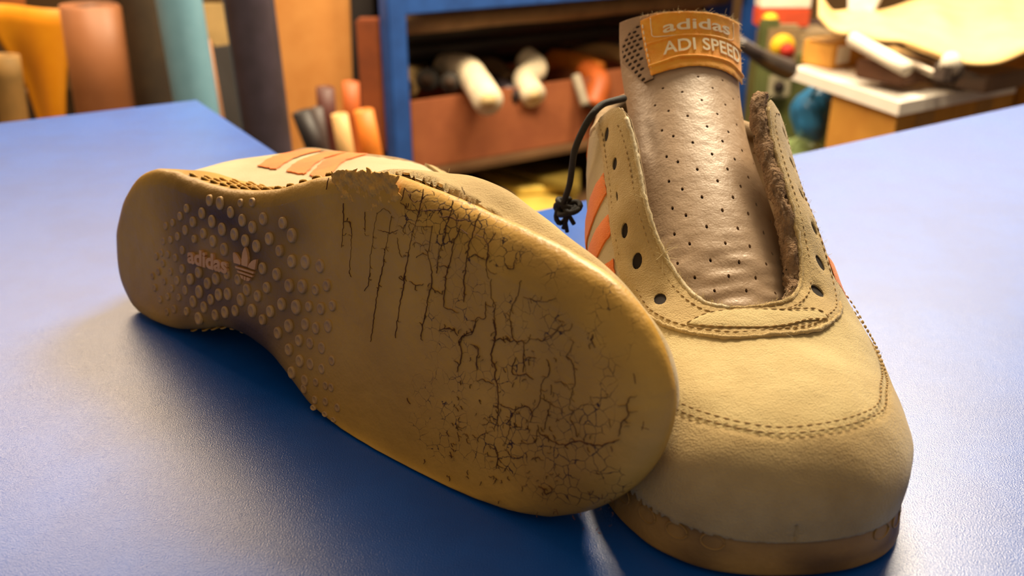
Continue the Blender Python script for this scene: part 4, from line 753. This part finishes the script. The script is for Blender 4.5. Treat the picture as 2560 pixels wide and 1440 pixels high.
def carton(label, m, t, b, z0, size, open_top=True):
    c = inshelf(t, b, z0); root = empty('cardboard_box', tuple(c), label, 'box', 'cartons inside the blue frame'); L_, W, H_ = size
    for nm, cc, sz in (('side_panel', (0, -W/2, H_/2), (L_, .006, H_)), ('side_panel', (0, W/2, H_/2), (L_, .006, H_)), ('side_panel', (-L_/2, 0, H_/2), (.006, W, H_)), ('side_panel', (L_/2, 0, H_/2), (.006, W, H_)), ('bottom', (0, 0, .004), (L_, W, .006))):
        MB().box(R2@np.array(cc), sz, R2, bev=.001).build(nm, m, root, False)
    return root
cb = cm('brown_carton', (160, 92, 52), (140, 76, 42), .8)
carton('wide brown carton full of leather rolls inside the blue frame', cb, .30, .17, -.395, (.50, .26, .155))
carton('brown carton at the right inside the blue frame behind the trainer', cb, .76, .17, -.395, (.38, .26, .165))
def slab(name, label, cat, m, pl, dep, r, group=None, flat=.45, name2='rolled_sheet', pale=False):
    P = np.array([np.array(at_(x, y, d)) for (x, y), d in zip(pl, dep)]); P = resample(P, .008); V, f = tube(P, r, 16); c = P.mean(0)
    root = empty(name, tuple(c), label, cat, group); mesh(name2, V-c, f, [m], root)
    for e in (0, -1):
        t = P[1]-P[0] if e == 0 else P[-1]-P[-2]; t /= np.linalg.norm(t); V2, f2 = tube([P[e]-t*.001, P[e]+t*.002*(1 if e else -1)], r*.55, 12); mesh('end_cap', V2-c, f2, [cm('pale_end', (226, 196, 140)) if pale else cm('shade_brown', (70, 48, 30))], root)  # solid caps; the dark ones paint the shade of a hollow roll
G4 = 'rolls piled in the cartons'
slab('leather_roll', 'long white leather roll hanging forward over the carton front', 'roll', cm('white_leather', (244, 226, 192)), [(1112, 168), (1160, 172), (1195, 212), (1222, 255)], [2.2, 2.12, 2.0, 1.9], .033, G4, pale=True)
slab('leather_roll', 'crumpled white leather roll hanging down inside the frame', 'roll', cm('white_leather', (244, 226, 192)), [(1312, 145), (1338, 168), (1312, 200), (1338, 245)], [2.25, 2.22, 2.16, 2.1], .03, G4, pale=True)
slab('leather_roll', 'left dark grey tube lying in the carton end-on', 'roll', cm('dark_tube', (58, 52, 46)), [(1068, 200), (1085, 190)], [2.05, 2.3], .026, G4)
slab('leather_roll', 'right dark grey tube lying in the carton end-on', 'roll', cm('dark_tube', (58, 52, 46)), [(1125, 206), (1140, 196)], [2.03, 2.3], .022, G4)
slab('leather_roll', 'pale tan roll beside the blue post in the carton', 'roll', cm('pale_beige', (206, 172, 112)), [(1015, 215), (1040, 170)], [2.05, 2.3], .03, G4)
slab('leather_roll', 'taupe suede roll behind the long white roll', 'roll', cm('taupe_fabric', (112, 84, 56)), [(1180, 168), (1235, 172), (1275, 205)], [2.35, 2.3, 2.25], .026, G4)
slab('leather_roll', 'dark glossy roll below the taupe suede roll', 'roll', cm('gunmetal', (66, 56, 62), None, .3), [(1230, 205), (1275, 240)], [2.28, 2.1], .024, G4)
slab('leather_roll', 'bright orange leather roll lying at the right of the carton', 'roll', cm('orange_roll', (222, 124, 34)), [(1380, 150), (1440, 160), (1500, 185)], [2.4, 2.35, 2.3], .03, G4)
slab('leather_roll', 'orange-brown leather roll drooping beside the trainer heel', 'roll', cm('rust_orange', (206, 104, 30)), [(1460, 175), (1495, 205), (1480, 270)], [2.3, 2.25, 2.2], .03, G4)
slab('leather_roll', 'cream leather roll lying on top at the right of the carton', 'roll', cm('cream_roll', (228, 178, 112)), [(1440, 135), (1500, 128), (1570, 140)], [2.5, 2.45, 2.4], .022, G4)
slab('leather_roll', 'grey-white strap hanging between carton and orange roll', 'roll', cm('greyish', (160, 146, 124)), [(1440, 190), (1465, 270)], [2.2, 2.15], .012, G4)
# --- fabric lengths lying low between the table and the frame
ol = cm('olive_vinyl', (226, 196, 96), (200, 170, 76), .4); ol2 = cm('moss_vinyl', (120, 100, 40), None, .45)
GF = 'folded vinyl lengths piled below the blue frame'
for k, (lb, m, q) in enumerate((('long olive-yellow vinyl length, front of the pile', ol, [(1230, 540), (1440, 540), (1440, 455), (1300, 430)]), ('long olive-yellow vinyl length, second in the pile', ol, [(1180, 455), (1300, 480), (1440, 470), (1300, 395), (1180, 405)]),
        ('dull moss-green vinyl length at the back of the pile', ol2, [(1160, 400), (1450, 480), (1450, 430), (1240, 385)]))):
    P = [at_z(x, y, -.52+.022*k) for x, y in q]; sheet('vinyl_length', lb, 'fabric', m, P, .02, GF)
sheet('dark_sheet', 'dark grey sheet edge lying beside the olive vinyl', 'fabric', cm('graphite_leather', (74, 60, 56)), [at_z(1060, 420, -.49), at_z(1110, 405, -.49), at_z(1290, 500, -.49), at_z(1270, 545, -.49)], .03)
# --- right: green machine, gauges, nozzle
grn = cm('green_machine_paint', (98, 104, 58), (80, 86, 46), .5)
mr = empty('machine', tuple(np.array([*np.array(at_(1970, 300, 2.1))[:2], FZ])), 'olive green workshop machine with red and yellow switch', 'machine'); ml = np.array(mr.location)
c = np.array(at_(1975, 300, 2.3)); xw = 2.3/F
MB().box((0, 0, .35), (.165, .2, .70), None, bev=.01).build('housing', grn, mr, False)
tz = np.array(at_(1975, 75, 2.1))[2]-FZ
MB().box((0, .02, tz/2+.1), (.15, .14, tz-.2), None, bev=.01).build('column', cm('putty', (150, 128, 92), (130, 108, 76)), mr, False)
MB().box(np.array(at_(1908, 200, 1.99))-ml, (.04, .03, .26), None, bev=.005).build('side_rail', grn, mr, False)
sw = np.array(at_(1950, 112, 1.985))-ml; o = MB().box(sw, (.075, .03, .085), None, bev=.006).build('switch_plate', cm('putty', (150, 128, 92), (130, 108, 76)), mr, False)
V, f = tube([sw+[0, -.014, 0], sw+[0, -.024, 0]], .026, 16); mesh('switch_collar', V, f, [cm('yellow_plastic', (240, 190, 20))], o); V, f = tube([sw+[.008, -.024, -.006], sw+[.008, -.042, -.008]], [.015, .013], 16); mesh('switch_knob', V, f, [cm('red_plastic', (190, 40, 20))], o)
sw = np.array(at_(1942, 212, 1.985))-ml; o = MB().box(sw, (.055, .03, .055), None, bev=.006).build('power_socket', cm('socket_white', (170, 160, 130)), mr, False)
V, f = tube([sw+[0, -.016, 0], sw+[0, -.022, 0]], .012, 14); mesh('socket_opening', V, f, [M['dark']], o)
# red and white tin, yellow cap
o = empty('carton_pack', tuple(np.array(at_(1950, 64, 2.1))), 'white pack with an orange-red lower band standing on the machine', 'box'); ol_ = np.array(o.location)
MB().box((0, 0, .085), (.11, .06, .09), None, bev=.003).build('upper_half', cm('pack_white', (250, 240, 220)), o, False)
MB().box((0, 0, .02), (.112, .062, .04), None, bev=.003).build('lower_band', cm('pack_red', (222, 84, 44)), o, False)
kn = np.array(at_(1925, 50, 2.0)); V, f = tube([kn-[0, 0, .016], kn-[0, 0, .004], kn+[0, 0, .008], kn+[0, 0, .014]], [.012, .018, .016, .008], 16)
tag(mesh('knob', V, f, [cm('yellow_plastic', (240, 190, 20))]), 'round yellow knob in front of the red and white pack', 'knob')
P = resample(np.array([np.array(at_(x, y, d)) for x, y, d in ((1846, 105, 1.5), (1880, 128, 1.5), (1925, 155, 1.55), (1972, 175, 1.6))]), .01); V, f = tube(P, np.linspace(.010, .020, len(P))*np.linspace(1, .9, len(P)), 14)
rt = empty('hose_nozzle', tuple(P[0]), 'dark grey hose nozzle pointing behind the orange tongue label', 'nozzle'); mesh('tube', V-P[0], f, [cm('nozzle_grey', (62, 52, 50), None, .4)], rt)
V, f = tube([P[0], P[0]-(P[1]-P[0])*1.5], [.010, .006], 12); mesh('tip', V-P[0], f, [cm('nozzle_light', (150, 130, 120))], rt)
boxo('tool_case', 'royal blue case standing behind the tongue label', 'case', cm('royal_blue', (38, 66, 150)), np.array(at_(1782, 10, 2.6)), (.09, .1, .12))
boxo('cardboard_box', 'tan carton standing behind the tongue label, left of the blue case', 'box', cm('tan_card', (176, 112, 60)), np.array(at_(1725, 8, 2.6)), (.08, .1, .10))
# --- white side table with its load
tz = -.14; c0, c1, c2 = [np.array(at_z(*p, tz)) for p in ((2250, 257), (1975, 168), (2500, 210))]
c2 = c0+(c2-c0)*1.2; c3 = c1+c2-c0; rt = empty('side_table', (float((c0+c3)[0]/2), float((c0+c3)[1]/2), tz-.022), 'white board resting on kraft cartons as a side table, loaded with tools', 'table'); tl2 = np.array(rt.location)
V, f = prism([c0[:2], c2[:2], c3[:2], c1[:2]], tz-.022, tz); mesh('tabletop', np.array(V)-tl2, f, [cm('white_laminate', (242, 236, 226), (236, 228, 216), .4)], rt, False)
e1 = (c2-c0)/np.linalg.norm(c2-c0); e2 = np.array([-e1[1], e1[0], 0]); R3 = np.stack([e1, e2, [0, 0, 1]], 1)
kraft = cm('kraft_card', (206, 150, 62), (190, 132, 50), .75)
def cart2(label, corner_px, z, size, m, mm=None):
    c = np.array(at_z(*corner_px, z)); cc = c+e1*size[0]/2+e2*size[1]/2
    root = empty('cardboard_box', tuple(cc), label, 'box'); MB().box((0, 0, size[2]/2), size, R3, bev=.004).build('carton_body', m, root, False)
    MB().box((0, 0, size[2]+.0008), (size[0], .05, .001), R3).build('packing_tape', cm('tape', (186, 140, 80), None, .3), root, False); return root, cc
# big cartons in front of the table
yb = 1.36
def underbox(label, u0, u1, v0, v1, ztop):
    f2 = (c1-c0)/np.linalg.norm(c1-c0); h = ztop-FZ; w_ = u1-u0
    c = c0+e1*(u0+u1)/2+f2*(v0+v1)/2; root = empty('cardboard_box', (c[0], c[1], FZ), label, 'box', 'kraft cartons below the side table')
    q = [c0+e1*u+f2*v-c for u, v in ((u0, v0), (u1, v0), (u1, v1), (u0, v1))]; V, f = prism([p[:2] for p in q], 0, h); mesh('carton_body', V, f, [kraft], root, False)
    for zz in (.07, .30): MB().box(f2*-(v1-v0)/2+R3@np.array([0, -.001, h-zz]), (.05, .002, .13), R3).build('packing_tape', cm('tape', (186, 140, 80), None, .3), root, False)
underbox('left kraft carton standing under the near corner of the white side table', .012, .17, .012, .195, tz-.024)
underbox('right kraft carton standing under the front of the white side table', .172, .36, .012, .30, tz-.024)
underbox('tall kraft carton standing at the right end of the side table', .372, .50, -.02, .20, -.085)
# carton on the table with white label
r_, cc = cart2('small kraft carton with a white label on the side table', (2080, 176), tz, (.11, .08, .05), kraft)
MB().box(R3@np.array([-.028, -.0405, .028]), (.036, .002, .034), R3).build('paper_label', cm('pack_white', (250, 240, 220)), r_, False)
# lumber, tools
def bar(name, label, cat, m, p, q, r, part='bar', n=12): 
    p, q = np.array(p), np.array(q); root = empty(name, tuple(p), label, cat); V, f = tube(np.linspace(p, q, 4)-p, r, n); mesh(part, V, f, [m], root); return root
bar('white_tube', 'fat white tube lying across the cartons on the side table', 'tube', cm('pack_white', (250, 240, 220)), at_(2132, 98, 1.66), at_(2268, 172, 1.52), .013)
t_ = bar('clamp', 'long grey metal bar clamp lying over the side table', 'tool', cm('steel', (150, 138, 124), None, .35, metal=.6), at_(2120, 92, 1.72), at_(2385, 205, 1.50), .007)
tl3 = np.array(t_.location)
MB().box(np.array(at_(2372, 178, 1.5))-tl3, (.05, .03, .035), R3, bev=.006).build('clamp_jaw', cm('steel_dark', (92, 80, 74), None, .4), t_, False)
V, f = tube([np.array(at_(2375, 165, 1.48))-tl3, np.array(at_(2378, 150, 1.5))-tl3], [.017, .015], 16); mesh('clamp_knob', V, f, [cm('pack_white', (250, 240, 220))], t_)
bar('metal_rod', 'thin steel rod lying beside the bar clamp on the side table', 'rod', cm('steel', (150, 138, 124), None, .35, metal=.6), at_(2200, 95, 1.7), at_(2440, 190, 1.55), .004)
boxo('tool_block', 'dark brown block on the side table under the bar clamp', 'block', cm('umber2', (96, 60, 36)), np.array(at_(2232, 175, 1.62)), (.08, .1, .034), R3)
boxo('tool_box', 'grey metal tray at the right end of the side table', 'tray', cm('tray_grey', (130, 104, 84), None, .4), np.array(at_(2440, 190, 1.62)), (.12, .12, .03), R3)
boxo('black_case', 'dark case behind the small kraft carton', 'case', cm('maroon_dark', (72, 48, 40)), np.array(at_(2085, 105, 2.35)), (.12, .12, .10), R3)
# draped pale hide
pts = [(2045, 40, 1.75), (2085, 75, 1.72), (2140, 82, 1.68), (2200, 96, 1.64), (2260, 100, 1.6), (2330, 125, 1.56), (2400, 150, 1.52), (2470, 155, 1.5), (2530, 140, 1.5), (2620, 95, 1.55)]
top_ = [(2050, 18, 1.8), (2100, 30, 1.9), (2160, 30, 2.0), (2220, 20, 2.05), (2290, 0, 2.1), (2360, -20, 2.1), (2430, -30, 2.1), (2500, -30, 2.1), (2560, -40, 2.1), (2660, -50, 2.1)]
V = []; nn_ = 40; A1 = resample(np.array(pts, float), 1.0); 
ia = np.linspace(0, 1, nn_); pf = lambda arr: np.stack([crom(np.linspace(0, 1, len(arr)), [q[k] for q in arr], ia) for k in range(3)], 1)
Aa, Bb = pf(pts), pf(top_)
for j in range(12):
    t = j/11
    for i in range(nn_):
        p = Aa[i]*(1-t)+Bb[i]*t; q = np.array(at_(*p)); q[2] += .02*math.sin(t*3.14)+.008*math.sin(i*.6+t*4)*math.sin(t*3); V.append(q)
f = [(j*nn_+i, j*nn_+i+1, (j+1)*nn_+i+1, (j+1)*nn_+i) for j in range(11) for i in range(nn_-1)]
V = np.array(V); c = V.mean(0); o = mesh('leather_hide', V-c, f, [cm('pale_hide', (234, 200, 138), (226, 186, 120), .7)]); o.location = c; s_ = o.modifiers.new('s', 'SOLIDIFY'); s_.thickness = .006; s_.offset = -1
tag(o, 'big pale natural leather hide draped over the side table', 'leather')
boxo('storage_box', 'stack of pale wooden boxes carrying the draped hide', 'box', cm('pale_wood', (206, 160, 90)), np.array(at_(2420, 60, 2.2))-[0, 0, .14], (.5, .25, .16), R3)
sheet('cloth', 'grey-white cloth lying over the hide at the top right', 'cloth', cm('cloth_grey', (196, 186, 172)), [at_(2120, 30, 1.85), at_(2180, 40, 1.8), at_(2215, -30, 1.9), at_(2120, -30, 2.0)], .01)
# blue bag, green bag
def bag(name, label, m, px, py, dep, rx, rz, ry=.05, handle=True):
    c = np.array(at_(px, py, dep)); bm = bmesh.new(); bmesh.ops.create_icosphere(bm, subdivisions=4, radius=1); V = np.array([v.co for v in bm.verts]); bm.verts.index_update(); f = [tuple(v.index for v in fc.verts) for fc in bm.faces]; bm.free()
    n = vnoise(V, 2.2, 7)*.14+vnoise(V, 6, 8)*.05; V = V*(1+n)[:, None]*[rx, ry, rz]; base = c-[0, 0, rz]; root = empty(name, tuple(base), label, 'bag'); mesh('bag_body', V+[0, 0, rz], f, [m], root)
    if handle:
        t = np.linspace(0, math.pi, 12); P = np.stack([rx*.5*np.cos(t), -ry*.9*np.ones(12), rz*1.75+.03*np.sin(t)], 1); V, f = tube(P, .004, 6); mesh('handle', V, f, [m], root)
bag('plastic_bag', 'blue plastic bag hanging beside the kraft carton', cm('blue_plastic', (54, 136, 190), (30, 90, 140), .3), 2028, 288, 1.88, .038, .056)
bag('plastic_bag', 'white and green plastic bag behind the table edge right of the trainer', cm('green_white', (196, 200, 150), (90, 150, 60), .4, amount=1.6, vs=30), 1990, 385, 1.92, .055, .03)
